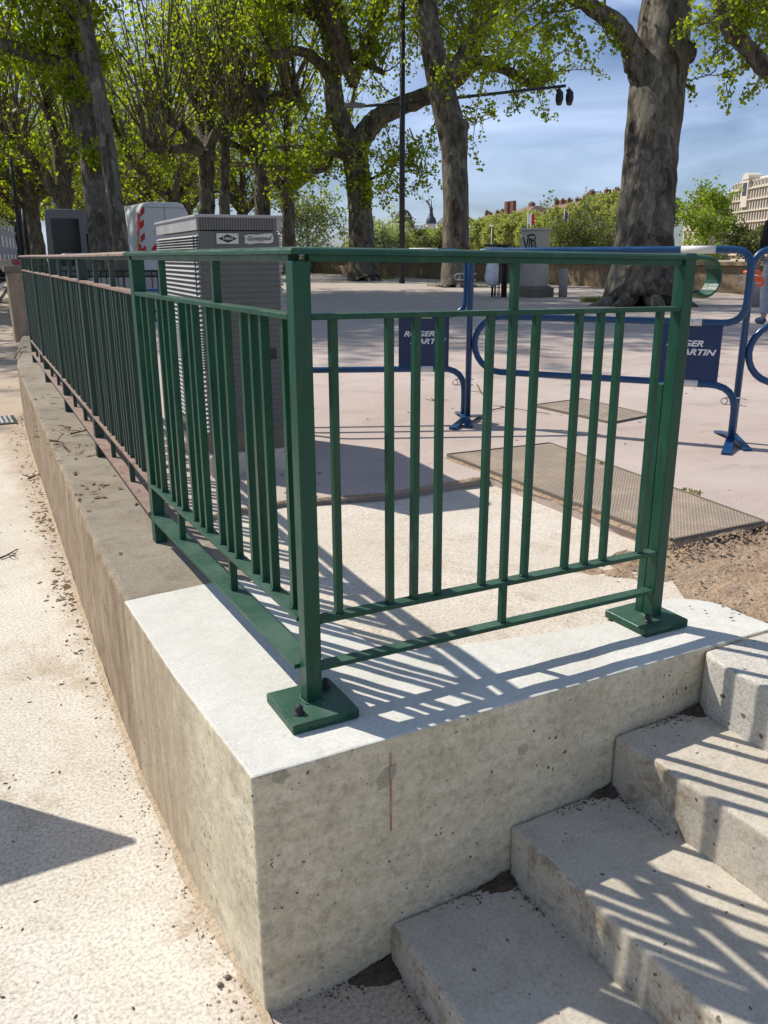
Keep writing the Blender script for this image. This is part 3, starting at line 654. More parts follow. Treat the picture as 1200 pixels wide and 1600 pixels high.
# ------------------------------------------------------------------ crowd barriers
def fillet(P, r, n=6):
    res = [Vector(P[0])]
    for i in range(1, len(P)-1):
        a, b_, c = Vector(P[i-1]), Vector(P[i]), Vector(P[i+1]); u = (a-b_).normalized(); v = (c-b_).normalized(); rr = r[i] if isinstance(r, dict) and i in r else (r if not isinstance(r, dict) else .1)
        s0, s1_ = b_+u*rr, b_+v*rr
        for k in range(n+1):
            t = k/n; res.append(s0*(1-t)**2+b_*2*t*(1-t)+s1_*t*t)
    res.append(Vector(P[-1])); return res
BL = 1.505; TR = .0185
def make_barrier(label):
    t = thing('crowd_barrier', label, 'barrier', group='blue crowd barriers across the plaza')
    zT, zM_, zL_ = 1.005, .640, .320
    fr = MB()
    cA = [Vector((.20+.165*math.cos(a), 0, (zM_+zL_)/2+(zM_-zL_)/2*math.sin(a))) for a in [math.radians(90+15*k) for k in range(13)]]
    up = fillet([(0, 0, .02), (0, 0, zT), (BL, 0, zT), (BL, 0, zM_), (.20, 0, zM_)], {1: .10, 2: .10, 3: .11})
    lo = fillet([(.20, 0, zL_), (BL, 0, zL_), (BL, 0, .02)], {1: .14})
    pth = up[:-1]+cA+lo[1:]
    fr.tube(pth, TR, 12); fr.build('frame', 'blue_paint', t)
    for x in (0, BL):
        f = MB()
        for sgn in (-1, 1): f.add([(x-.022, 0, .045), (x+.022, 0, .045), (x+.022, sgn*.24, .012), (x-.022, sgn*.24, .012), (x-.022, 0, .033), (x+.022, 0, .033), (x+.022, sgn*.24, 0), (x-.022, sgn*.24, 0)], [(0, 1, 2, 3), (4, 7, 6, 5), (0, 4, 5, 1), (2, 6, 7, 3), (0, 3, 7, 4), (1, 5, 6, 2)])
        f.build('foot', 'blue_paint', t)
    for z, a, b_ in ((zT, 1.16, 1.33), (zM_, 1.20, 1.30), (zL_, 1.20, 1.31)):
        m = MB(); m.tube([(a, 0, z), (b_, 0, z)], TR+.0012, 12); m.build('reflective_band', 'reflective_white', t)
    pm = MB(); pm.bb(1.10, 1.405, -.006, .006, zL_+.012, zM_-.012); pn = pm.build('sign_panel', 'blue_panel', t, bevel=.002)
    for sgn in (-1, 1):
        ux = (1, 0, 0) if sgn < 0 else (-1, 0, 0); nz = (0, sgn, 0)
        text_mesh('ROGER', .043, 'white_letter', 'lettering', pn, frame((1.25-.028*(1 if sgn < 0 else -1), sgn*.0078, .530), ux, nz), shear=.30, bold=.0013, wide=1.32)
        text_mesh('MARTIN', .043, 'white_letter', 'lettering', pn, frame((1.25+.022*(1 if sgn < 0 else -1), sgn*.0078, .485), ux, nz), shear=.30, bold=.0013, wide=1.32)
    for z in (.86, .235):      # hooks that link it to the next one
        hk = MB()
        for dz in (-.018, .018): hk.tube([(BL-.055, .008, z+dz), (BL-.03, .024, z+dz), (BL+.03, .024, z+dz), (BL+.055, .0, z+dz)], .003, 6)
        hk.tube([(BL-.055+.016*math.cos(a), .008, z+.016*math.sin(a)) for a in [math.radians(20*k) for k in range(0, 19)]], .0026, 6, cap=False)
        hk.build('hook', 'galvanized', t)
    return t
def place_b(t, foot_left, foot_right):
    a, b_ = Vector(foot_left), Vector(foot_right); d = b_-a; t.location = (a.x, a.y, .002); t.rotation_euler = (0, 0, math.atan2(d.y, d.x))
fBl, fBr = Vector(gp(730, 661)), Vector(gp(1129, 696))
B = make_barrier('blue tubular barrier with blue sign panel, directly behind the right railing post'); place_b(B, fBl, fBr)
fAr = Vector(gp(724, 657)); dA = Vector((-1.2, .56, 0)).normalized()
A = copy_thing(B, (0, 0, 0), 0, 'blue tubular barrier seen between the left balusters of the front railing', 'blue crowd barriers across the plaza'); place_b(A, fAr+dA*BL, fAr)
C0 = Vector(gp(1143, 690)); C_ = copy_thing(B, (0, 0, 0), 0, 'blue tubular barrier cut off by the right edge, with an orange tag', 'blue crowd barriers across the plaza'); place_b(C_, C0, C0+Vector((.86, -.52, 0)))
D0 = Vector(at(95, 447, 9.)); D0.z = 0; D_ = copy_thing(B, (0, 0, 0), 0, 'blue barrier standing far back left of the grey cabinet', 'blue crowd barriers across the plaza'); place_b(D_, D0, D0+Vector((.9, -.42, 0)))
# orange tag
ot = MB(); q0 = Vector(at(1170, 436, (Vector(C0)-Vector(CAM)).dot(Vector(_F)))); q0.z = .865
rx = Vector((_R0[0], _R0[1], 0)); ry = Vector((-_R0[1], _R0[0], 0))
def lobe(dx, dz, ln, wd, back):
    V = []
    for (u, v_) in ((-.5, 0), (.5, 0), (.62, .7), (.25, 1), (-.35, .95), (-.6, .6)):
        for th in (-.004, .004): V.append(tuple(q0 + rx*(dx*v_*ln+u*wd) + Vector((0, 0, -v_*ln+dz)) - ry*(back+.05+th+.02*v_)))
    n = 6; return V, [tuple(2*i for i in range(n)), tuple(2*i+1 for i in range(n-1, -1, -1))]+[(2*i, 2*i+1, (2*i+3) % (2*n), (2*i+2) % (2*n)) for i in range(n)]
for a in ((-.40, .03, .065, .040, .028), (.32, .035, .085, .043, .034)):
    V, Fc = lobe(*a); ot.add(V, Fc)
ot.tube([tuple(q0+rx*.026*math.cos(a)+ry*.026*math.sin(a)+Vector((0, 0, .025))) for a in [math.radians(24*k) for k in range(16)]], .009, 6, cap=False)
tag(ot.build('warning_tag', 'orange_plastic', bevel=.002), 'crumpled bright orange plastic tag tied round a barrier post', 'tag')

# ------------------------------------------------------------------ middle-distance furniture
def dir_at(px): r = ray(px, 420); return r
# beige electrical pillar with graffiti
dp = 20.7; bp = Vector(at(833, 455, dp)); bp.z = 0; ang = math.atan2(_R0[1], _R0[0])+math.radians(45)
eb = thing('electrical_pillar', 'beige concrete electrical pillar with black graffiti, beside the stone bollard', 'utility pillar', bp, ang)
W_, D__ = .52, .50
m = MB(); m.bb(-W_/2, W_/2, -D__/2, D__/2, .26, 1.55); m.build('pillar_body', 'beige_cabinet', eb, bevel=.01)
m = MB(); m.prism([(-.29, -.28), (.29, -.28), (.29, .28), (-.29, .28)], 1.552, 1.61); m.build('cap', 'beige_cabinet', eb, bevel=.015)
m = MB(); m.add([(sx*a, sy*a, z) for z, a in ((0, .36), (.2, .36), (.27, .275)) for sx, sy in ((-1, -1), (1, -1), (1, 1), (-1, 1))], [(0, 1, 5, 4), (1, 2, 6, 5), (2, 3, 7, 6), (3, 0, 4, 7), (4, 5, 9, 8), (5, 6, 10, 9), (6, 7, 11, 10), (7, 4, 8, 11), (8, 9, 10, 11)]); m.build('plinth', 'plinth_stone', eb)
m = MB(); m.bb(-W_/2-.006, -W_/2+.002, -.19, .19, .34, 1.22); m.build('door', 'beige_cabinet', eb, bevel=.004)
g = MB()
for st_ in ([(.14, 1.36), (.20, 1.22), (.17, 1.10), (.11, 1.12), (.13, 1.24)], [(.17, 1.44), (.05, 1.46), (-.06, 1.42)], [(.07, 1.12), (.08, 1.32), (.02, 1.36), (.0, 1.12)], [(.02, 1.36), (-.04, 1.38), (-.07, 1.10)], [(-.07, 1.10), (-.18, 1.42), (-.16, 1.36)], [(.19, 1.40), (.10, 1.30), (.06, 1.38)]):
    P = [(-W_/2-.003, -y, z) for y, z in st_]; g.tube(fillet(P, .03, 4), .021, 6)
for i, v in enumerate(g.v): g.v[i] = (-W_/2-.004+(v[0]+W_/2)*.2, v[1], v[2])
g.build('graffiti', 'sticker_black', eb)
# bollards
def bollard(px, py, label, h=.66, r=.105):
    p = gp(px, py); m = MB(); m.lathe(p, [(.001, -.05), (r, -.05), (r, h-.06), (r*.97, h-.02), (r*.82, h), (.001, h+.012)], 20)
    tag(m.build('bollard', 'bollard_stone'), label, 'bollard', 'grey stone bollards on the plaza')
bollard(879, 464, 'round grey stone bollard right of the beige electrical pillar')
bollard(1178, 479, 'grey stone bollard behind the orange-tagged barrier near the right edge')
# litter bin: bag hung in a barred frame
lb = Vector(gp(776, 465)); tb_ = thing('litter_bin', 'black barred litter bin with a clear plastic bag hanging from its ring', 'bin', lb)
m = MB(); m.tube([(.30*math.cos(a), .30*math.sin(a), 1.21) for a in [math.radians(15*k) for k in range(25)]], .022, 6, cap=False); m.tube([(-.42, 0, 1.22), (.30, 0, 1.22)], .02, 6); m.build('ring', 'black_metal', tb_)
m = MB(); [m.tube([(.05+.17*math.cos(a), .17*math.sin(a), .02), (.05+.17*math.cos(a), .17*math.sin(a), 1.2)], .013, 6) for a in [math.radians(30*k) for k in range(12)]]; m.build('bars', 'black_metal', tb_)
m = MB(); m.bb(.16, .26, -.05, .05, 0, 1.2); m.build('post', 'black_metal', tb_)
m = MB(); nb = 16
m.lathe((-.16, -.02, 0), [(.001, .28), (.12, .31), (.17, .45), (.16, .7), (.13, .95), (.15, 1.18)], nb)
for i, v in enumerate(m.v):
    m.v[i] = (v[0]+rnd.uniform(-.025, .025), v[1]+rnd.uniform(-.025, .025), v[2]+rnd.uniform(-.02, .02))
m.build('plastic_bag', 'clear_bag', tb_)
# lamp pole with long arm
dl = 30.; pb_ = Vector(gp(628, 443)); lp = thing('lamp_pole', 'tall black lighting pole with a crossarm, between the two nearest plane trees', 'lamp pole', pb_)
m = MB(); m.tube([(0, 0, -.05), (0, 0, 5), (0, 0, 9.9)], [.105, .10, .085], 12); m.build('pole', 'pole_black', lp)
ex = Vector((_R0[0], _R0[1], 0)); dd = (pb_-Vector(CAM)).dot(Vector(_F))
def pl_at(x, y): return Vector(at(x, y, dd))-pb_
m = MB(); m.tube([pl_at(560, 166), pl_at(632, 161), pl_at(720, 152), pl_at(884, 134)], .055, 8); m.build('crossarm', 'pole_black', lp)
a = pl_at(556, 165); m = MB(); m.add([tuple(a+ex*x+Vector((0, 0, z))+Vector((-ex.y, ex.x, 0))*y) for x, z in ((-.45, -.02), (-.38, .06), (.0, .10), (.35, .05), (.35, -.05), (-.40, -.07)) for y in (-.16, .16)], [(0, 2, 3, 1), (2, 4, 5, 3), (4, 6, 7, 5), (6, 8, 9, 7), (8, 10, 11, 9), (10, 0, 1, 11), (0, 10, 8, 6, 4, 2), (1, 3, 5, 7, 9, 11)]); m.build('lamp_head', 'van_grey', lp, bevel=.02)
for px in (873, 889):
    a = pl_at(px, 136); m = MB(); m.tube([a, a+Vector((0, 0, -.12))], .025, 6); m.tube([a+Vector((-.10, 0, -.12)), a+Vector((0, 0, -.12)), a+Vector((.05, 0, -.2)), a+Vector((.02, -.05, -.42)), a+Vector((-.03, -.1, -.60))], [.04, .09, .14, .15, .10], 12); m.build('spotlight', 'black_metal', lp)

# white van and grey truck, rear ends towards the camera
def van(loc, rz, W, H, Ln, paintm, label, white=True):
    t = thing('van' if white else 'truck', label, 'van' if white else 'truck', loc, rz)
    rb = .10 if white else .02
    prof = [(-W/2, .35), (-W/2-.02, .9), (-W/2+.0, 1.45), (-W/2+rb, H-.28), (-W/2+rb*2.2, H-.06), (-W/2+rb*4, H), (W/2-rb*4, H), (W/2-rb*2.2, H-.06), (W/2-rb, H-.28), (W/2, 1.45), (W/2+.02, .9), (W/2, .35)]
    V = [(x, y, z) for y in (0, Ln) for x, z in prof]; n = len(prof)
    m = MB(); m.add(V, [tuple(range(n-1, -1, -1)), tuple(range(n, 2*n))]+[(i, (i+1) % n, n+(i+1) % n, n+i) for i in range(n)]); bd = m.build('body', paintm, t, bevel=.03)
    for sx in (-1, 1):
        for y in (.9, Ln-1.0):
            w_ = MB(); w_.tube([(sx*(W/2-.20), y, .33), (sx*(W/2+.0), y, .33)], .33, 18); wh = w_.build('wheel', 'rubber', t)
    m = MB(); m.bb(-W/2+.03, W/2-.03, -.10, .0, .38, .56); m.build('bumper', 'van_grey', t, bevel=.02)
    return t, bd, prof
vp = Vector(at(262, 400, 25.)); vp.z = 0.; WV = 1.62
vdir = math.atan2(-_R0[0]*0+math.cos(YAW-.24), math.sin(YAW-.24))-math.pi/2
t, bd, prof = van(vp, vdir+.30, WV, 2.52, 5., 'van_white', 'white van with red and white chevron stripes, parked behind the grey cabinet')
m = MB()
for k in range(3): m.box((-.003*(1 if k else 1)-.0, -.004, 0), (.001, .001, .001))
m = MB(); m.bb(-.006, .006, -.012, -.001, .6, 2.4); m.bb(-WV/2+.12, WV/2-.12, -.010, -.001, 2.36, 2.372); m.build('door_seam', 'van_grey', t)
for k in range(4):
    m = MB(); z = 1.02+.36*k; xl = -WV/2+.05+.045*max(0, k-2)
    m.add([(xl, -.006, z), (xl+.13, -.006, z+.12), (xl+.13, -.006, z+.30), (xl, -.006, z+.18)], [(0, 1, 2, 3)]); m.build('chevron_stripe', 'red_mark', t)
for k in range(5):
    m = MB(); x = -WV/2+.28+.28*k; m.add([(x, -.006, 1.10), (x+.14, -.006, 1.10), (x+.30, -.006, 1.34), (x+.16, -.006, 1.34)], [(0, 1, 2, 3)]); m.build('chevron_stripe', 'red_mark', t)
m = MB(); m.bb(-WV/2-.03, -WV/2+.045, -.02, .02, 1.06, 1.34); m.build('tail_light', 'red_mark', t)
m = MB(); m.add([(-WV/2-.024, .02, 1.15), (-WV/2-.024, .26, 1.15), (-WV/2+.075, .26, 2.2), (-WV/2+.075, .02, 2.2)], [(0, 1, 2, 3)]); m.build('side_mark', 'red_mark', t)
m = MB(); m.add([(-WV/2-.028, .02, 1.16), (-WV/2-.028, .16, 1.16), (-WV/2-.006, .16, 1.6), (-WV/2-.006, .02, 1.6)], [(0, 1, 2, 3)]); m.build('side_mark', 'yellow_mark', t)
m = MB(); m.bb(-.40, -.30, -.008, -.002, 1.70, 1.72); m.bb(-.40, -.30, -.008, -.002, 1.60, 1.62); m.bb(-.32, -.30, -.008, -.002, 1.62, 1.70); m.bb(-.26, -.02, -.008, -.002, 1.63, 1.69); m.build('emblem', 'yellow_mark', t)
tp = Vector(at(118, 400, 29.)); tp.z = 0.
t, bd, prof = van(tp, vdir+.12, 1.75, 2.55, 6., 'van_grey', 'dark grey box truck with an open dark rear, left of the thick leaning tree', False)
m = MB(); m.bb(-.68, .22, -.012, -.002, .7, 2.25); m.build('rear_opening', 'dark_glass', t)
m = MB(); m.bb(.42, .62, -.012, -.002, .9, 1.75); m.build('window', 'dark_glass', t)
# low concrete blocks + black railing behind
g_ = 'low grey concrete blocks behind the old railing'
blk = None
for i, (px, lab) in enumerate(((95, 'leftmost low grey concrete block behind the old railing'), (160, 'middle low grey concrete block behind the old railing'), (228, 'low grey concrete block nearest the grey cabinet'))):
    p = Vector(at(px, 440, 19.5)); p.z = 0
    m = MB(); m.add([(x, y*s__, z) for x in (-.46, .46) for z, y, s__ in ((0, .28, -1), (.55, .2, -1), (.55, .2, 1), (0, .28, 1))], [(0, 1, 2, 3), (7, 6, 5, 4), (0, 4, 5, 1), (1, 5, 6, 2), (2, 6, 7, 3), (3, 7, 4, 0)])
    o = m.build('concrete_block', 'bollard_stone', bevel=.02); o.location = p; o.rotation_euler = (0, 0, -YAW+.3); tag(o, lab, 'concrete block', g_)
br = thing('low_railing', 'low black steel railing with paired bars standing behind the old green railing', 'railing', Vector(at(40, 440, 13.5))*1.0)
br.location.z = 0; br.rotation_euler = (0, 0, -YAW+.12)
m = MB(); [m.tube([(0, 0, z), (3.0, 0, z)], .016, 6) for z in (.765, .68, .12)]; m.build('rail', 'black_metal', br)
for k in range(11):
    for dx in (0, .09):
        m = MB(); m.tube([(.1+k*.27+dx, 0, 0), (.1+k*.27+dx, 0, .765)], .010, 6); m.build('baluster', 'black_metal', br)
# end pillar of the old wall
m = MB(); m.bb(.36, .60, 10.75, 11.0, -.1, .80); pl_ = m.build('gate_pillar', 'old_concrete', bevel=.01); tag(pl_, 'square beige concrete pillar at the far end of the old wall', 'pillar')
m = MB(); m.bb(.33, .63, 10.72, 11.03, .801, .88); m.build('cap', 'plinth_stone', pl_, bevel=.01)
# added board out of view, shaped to throw the pointed shadow on the pavement
hb_ = 1.05; _tp = gp(215, 1318, ZP); top = Vector((_tp[0]-.46*hb_, _tp[1]+.765*hb_, hb_+ZP))
wb = thing('shadow_board', 'added dark board on two legs, out of view, shaped to throw a shadow', 'shadow board', (top.x, top.y, ZP))
m = MB(); m.prism([(0, 0), (0, .025), (-.62, .025), (-.62, 0)], .30, 1.05)
for i, v in enumerate(m.v): m.v[i] = (v[0]-(1.05-v[2])*.19 if v[0] > -.3 else v[0], v[1], v[2])
m.build('board', 'dark_board', wb, bevel=.004)
for x in (-.54, -.28): m = MB(); m.bb(x-.02, x+.02, -.012, -.001, 0, .95); m.bb(x-.02, x+.02, -.2, .2, 0, .03); m.build('leg', 'galvanized', wb)

# ------------------------------------------------------------------ trees
def dense(P, R, k=6):
    P = np.array(P, float); R = np.array(R, float); n = len(P); out_, ro = [], []
    for i in range(n-1):
        p0, p1, p2, p3 = P[max(i-1, 0)], P[i], P[i+1], P[min(i+2, n-1)]
        for j in range(k):
            t = j/k; out_.append(.5*((2*p1)+(-p0+p2)*t+(2*p0-5*p1+4*p2-p3)*t*t+(-p0+3*p1-3*p2+p3)*t**3)); ro.append(R[i]+(R[i+1]-R[i])*t)
    out_.append(P[-1]); ro.append(R[-1]); return np.array(out_), np.array(ro)
class Tree:
    def __init__(s, seed): s.r = np.random.default_rng(seed); s.mb = MB(); s.tw = MB(); s.lc = []
    def stem(s, P, R, n=14, k=6, knob=.10):
        p, r = dense(P, R, k); r = r*(1+knob*(s.r.random(len(r))-.5)); p = p+(s.r.random(p.shape)-.5)*r[:, None]*(.18 if knob > .08 else .05)
        s.tube(p, r, n); return p, r
    def tube(s, p, r, n, mb=None):
        mb = mb or s.mb; m = len(p); p = np.asarray(p); T = np.gradient(p, axis=0); T /= np.linalg.norm(T, axis=1)[:, None]+1e-9
        ref = np.array([1., 0, 0]) if abs(T[0][2]) > .6 else np.array([0, 0, 1.]); V = []
        ph = s.r.random(3)*6.28
        for i in range(m):
            u = ref-T[i]*ref.dot(T[i]); u /= np.linalg.norm(u)+1e-9; ref = u; q = np.cross(T[i], u)
            for k in range(n):
                a = 2*math.pi*k/n; rr = r[i]*(1+(.04*math.sin(3*a+ph[0]+i*.06)+.03*math.sin(5*a+ph[1]-i*.09) if n > 8 else 0)); V.append(p[i]+(u*math.cos(a)+q*math.sin(a))*rr)
        mb.add(V, [(i*n+k, i*n+(k+1) % n, (i+1)*n+(k+1) % n, (i+1)*n+k) for i in range(m-1) for k in range(n)]+[tuple((m-1)*n+k for k in range(n))], True)
    def grow(s, p, d, ln, seg=6, wob=.18, up=.0):
        P = [np.array(p, float)]; d = np.array(d, float); d /= np.linalg.norm(d)
        for _ in range(seg):
            d = d+s.r.normal(0, wob, 3)*.6+np.array([0, 0, up]); d /= np.linalg.norm(d); P.append(P[-1]+d*ln/seg)
        return np.array(P), d
    def shoots(s, P, R, n, t0, ln, up=.5, spread=.8, leaf=True, sub=5, twlen=.9, rad=.35, droop=-.04, rmin=.012):
        """side branches along a limb, each with leafy twigs"""
        m = len(P)
        for _ in range(n):
            t = t0+(1-t0)*s.r.random(); i = min(int(t*(m-1)), m-2); p = P[i]+(P[i+1]-P[i])*s.r.random()
            ax = P[i+1]-P[i]; ax /= np.linalg.norm(ax)+1e-9; d = s.r.normal(0, 1, 3); d -= ax*d.dot(ax); d /= np.linalg.norm(d)+1e-9
            d = d*spread+ax*.35+np.array([0, 0, up]); L_ = ln*(.55+.75*s.r.random()); q, _d = s.grow(p, d, L_, 6, .16, .05 if up > .3 else droop)
            r0 = max(rmin, min(R[i]*.45, .012+L_*.012)); s.tube(q, np.linspace(r0, r0*.3, len(q)), 5, s.tw)
            if leaf: s.twigs(q, sub, twlen, rad)
    def twigs(s, q, sub, twlen, rad):
        for _ in range(sub):
            j = 1+int(s.r.random()*(len(q)-2)); dd = s.r.normal(0, 1, 3)+np.array([0, 0, .1]); tq, _d = s.grow(q[j]+(q[min(j+1, len(q)-1)]-q[j])*s.r.random(), dd, twlen*(.5+s.r.random()), 3, .3, -.05)
            s.tube(tq, np.linspace(.009, .004, len(tq)), 3, s.tw)
            for a in tq[1:]: s.lc.append((*a, rad))
        s.lc.append((*q[-1], rad)); s.lc.append((*q[-2], rad))
    def finish(s, t, per, size, mat='leaf_plane', dens=1.):
        s.mb.build('trunk', 'bark', t, fix=False)
        if s.tw.v: s.tw.build('branches', 'young_bark', t, fix=False)
        C_ = np.array(s.lc)
        if not len(C_): return t
        keep = s.r.random(len(C_)) < dens; C_ = C_[keep]
        V, Q = leafmesh(C_, per, size, s.r); npmesh('foliage', V, Q, mat, t); return t
def leafmesh(C_, per, size, r):
    N = len(C_)*per; c = np.repeat(C_[:, :3], per, 0)+r.normal(0, 1, (N, 3))*np.repeat(C_[:, 3:4], per, 0)*.42
    a = r.normal(0, 1, (N, 3)); a[:, 2] -= .3; a /= np.linalg.norm(a, axis=1)[:, None]; b = r.normal(0, 1, (N, 3)); b -= a*(a*b).sum(1)[:, None]; b /= np.linalg.norm(b, axis=1)[:, None]
    sz = (size*(.6+.8*r.random(N)))[:, None]; nn = np.cross(a, b)
    V = np.stack([c-a*sz*.5, c+b*sz*.42+nn*sz*.10, c+a*sz*.5, c-b*sz*.42+nn*sz*.10], 1).reshape(-1, 3)
    return V, np.arange(N*4).reshape(N, 4)
def wp(l): return [np.array(at(x, y, d)) for x, y, d in l]
def base0(l, z=-.05):        # first point on the plaza
    p = wp(l); p[0][2] = z; return p
PG = 'plane trees along the quay'
def flare(p, r, t, s, n=7):
    """root flare"""
    for k in range(n):
        a = 6.28*k/n+t.r.random()*.5; d = np.array([math.cos(a), math.sin(a), 0]); q = [p+d*r*.35+np.array([0, 0, s*1.1]), p+d*r*.85+np.array([0, 0, s*.35]), p+d*r*1.35+np.array([0, 0, .02]), p+d*r*1.9+np.array([0, 0, -.08])]
        t.tube(dense(q, [1]*4, 3)[0], np.interp(range(10), [0, 9], [r*.42, r*.12]), 8)
def crown(t, p0, nl, rad, z0, z1, seed, n=14):
    """limbs and leafy shoots of the upper crown"""
    for k in range(nl):
        a = 6.283*k/nl+t.r.random()*.6; c, s_ = math.cos(a), math.sin(a); o = rad*(.7+.5*t.r.random()); b = np.array([p0[0], p0[1], 0])
        q = [p0-np.array([0, 0, .6]), b+np.array([c*o*.45, s_*o*.45, z0+1.2]), b+np.array([c*o*.85, s_*o*.85, z0+(z1-z0)*.45]), b+np.array([c*o, s_*o, z1*(.88+.15*t.r.random())])]
        p, r = t.stem(q, [.2, .15, .11, .05], 7, 4, .2); t.shoots(p, r, n, .2, 2.6, .3, .9, True, 7, 1., .42)
# --- right foreground plane tree
def T9():
    t = Tree(9); d = 17.
    P, R = t.stem(base0([(1003, 476, d), (1006, 420, d), (1012, 330, d), (1020, 220, d), (1030, 110, d), (1040, 0, d), (1044, -90, d+.2), (1040, -190, d+.3)]), [.80, .63, .555, .535, .555, .50, .44, .36], 20, 7, .05)
    flare(np.array([*P[0][:2], 0.]), .60, t, .5, 8)
    P1, R1 = t.stem(wp([(1015, 150, d), (998, 105, d-.2), (985, 70, d-.4), (962, 38, d-.7), (925, 12, d-.9), (880, -12, d-1), (820, -40, d-1.3)]), [.26, .26, .215, .18, .155, .12, .08], 12, 6)
    t.stem(wp([(1066, 92, d+.1), (1077, 80, d-.1), (1079, 66, d-.1)]), [.24, .16, .08], 10)
    P2, R2 = t.stem(wp([(1042, -60, d), (1080, -110, d-.3), (1140, -150, d-.6), (1230, -170, d-1)]), [.3, .24, .18, .1], 10)
    P3, R3 = t.stem(wp([(1042, -160, d), (1000, -230, d+.5), (940, -300, d+1.5), (900, -420, d+2)]), [.3, .24, .18, .1], 10)
    P4, R4 = t.stem(wp([(1040, -180, d), (1090, -300, d+1), (1150, -420, d+2)]), [.3, .2, .1], 10)
    t.shoots(P1, R1, 16, .62, 1.2, .3, .8, True, 4, .45, .14)
    for P_, R_ in ((P1, R1),): t.shoots(P_, R_, 14, .55, 1.5, .7, .6, True, 4, .5, .17)
    for P_, R_ in ((P2, R2), (P3, R3), (P4, R4)): t.shoots(P_, R_, 26, .35, 2.3, .35, .8, True, 7, .9, .35)
    for q in ([(845, 20, d-1), (850, 70, d-1.2), (838, 105, d-1.2)], [(880, 0, d-1), (890, 45, d-1.1), (905, 62, d-1.2)], [(930, 12, d-.9), (945, 50, d-1), (962, 68, d-1)], [(815, -30, d-1.2), (805, 20, d-1.2), (815, 60, d-1.3)]):
        p = dense(wp(q), [1]*3, 4)[0]; t.tube(p, np.linspace(.02, .006, len(p)), 4, t.tw); t.twigs(p, 9, .38, .15)
    # sprays hanging right of the trunk
    for q in ([(1120, 60, d), (1118, 110, d), (1080, 125, d), (1078, 140, d)],):
        p = dense(wp(q), [1]*4, 4)[0]; t.tube(p, np.linspace(.02, .006, len(p)), 4, t.tw); t.twigs(p, 3, .3, .12)
    th = thing('plane_tree', 'massive plane tree with flaking bark standing right behind the barrier and handrail scroll', 'tree', group=PG)
    crown(t, P[-1], 7, 3.6, 8.5, 16.5, 40); return t.finish(th, 6, .085)
T9()
def T10():
    t = Tree(10); d = 16.
    P, R = t.stem(base0([(1420, 470, d), (1420, 330, d), (1425, 180, d), (1430, 60, d), (1440, -150, d), (1440, -350, d)]), [.62, .5, .45, .45, .36, .2], 16)
    P1, R1 = t.stem(wp([(1424, 170, d), (1330, 150, d-.2), (1250, 128, d-.3), (1196, 106, d-.5), (1170, 76, d-.6), (1142, 50, d-.7), (1131, 20, d-.7), (1124, -30, d-.8), (1110, -120, d-.8)]), [.34, .28, .22, .16, .15, .145, .13, .12, .08], 12)
    P2, R2 = t.stem(wp([(1250, 128, d-.3), (1215, 60, d-.2), (1195, -20, d)]), [.14, .12, .08], 9)
    t.shoots(P1, R1, 26, .34, .9, .3, .9, True, 5, .42, .15); t.shoots(P2, R2, 22, .2, 1.1, .3, .8, True, 5, .45, .18)
    for q in ([(1180, 95, d-.5), (1150, 108, d-.5), (1118, 118, d-.5), (1085, 112, d-.5)], [(1150, 108, d-.5), (1135, 132, d-.5), (1140, 150, d-.5)], [(1190, 110, d-.5), (1180, 135, d-.5), (1170, 148, d-.5)], [(1165, 60, d-.6), (1140, 80, d-.5), (1120, 98, d-.5)]):
        p = dense(wp(q), [1]*len(q), 4)[0]; t.tube(p, np.linspace(.018, .005, len(p)), 4, t.tw); t.twigs(p, 5, .28, .11)
    t.shoots(P, R, 30, .55, 3., .4, .8, True, 7, 1., .35)
    th = thing('plane_tree', 'plane tree outside the right edge reaching in with one bare curved limb and leafy twigs', 'tree', group=PG)
    return t.finish(th, 5, .08)
T10()
def T8():
    t = Tree(8); d = 27.4
    P, R = t.stem(base0([(713, 449, d), (712, 400, d), (712, 320, d), (710, 245, d), (708, 215, d), (692, 150, d), (677, 80, d), (668, 20, d), (664, -60, d), (655, -160, d), (640, -260, d)]), [.56, .45, .42, .41, .47, .43, .38, .34, .30, .25, .17], 16, 6, .05)
    flare(np.array([*P[0][:2], 0.]), .42, t, .35, 6)
    t.stem(wp([(712, 215, d), (722, 200, d-.2), (724, 188, d-.2)]), [.34, .24, .1], 10)
    t.shoots(P, R, 26, .80, 3.4, .6, .8, True, 7, 1., .4)
    for q in ([(700, 120, d), (730, 60, d+1), (760, -20, d+1.5)],):
        p, r = t.stem(wp(q), [.16, .12, .08], 9); t.shoots(p, r, 22, .2, 2.2, .3, .8, True, 7, .8, .3)
    t.shoots(P, R, 5, .5, 1.3, .1, .8, True, 4, .6, .25)
    th = thing('plane_tree', 'dark straight plane tree with a bulge halfway up, just right of the black lamp pole', 'tree', group=PG)
    crown(t, P[-1], 7, 4., 9, 17, 41); return t.finish(th, 6, .12)
T8()
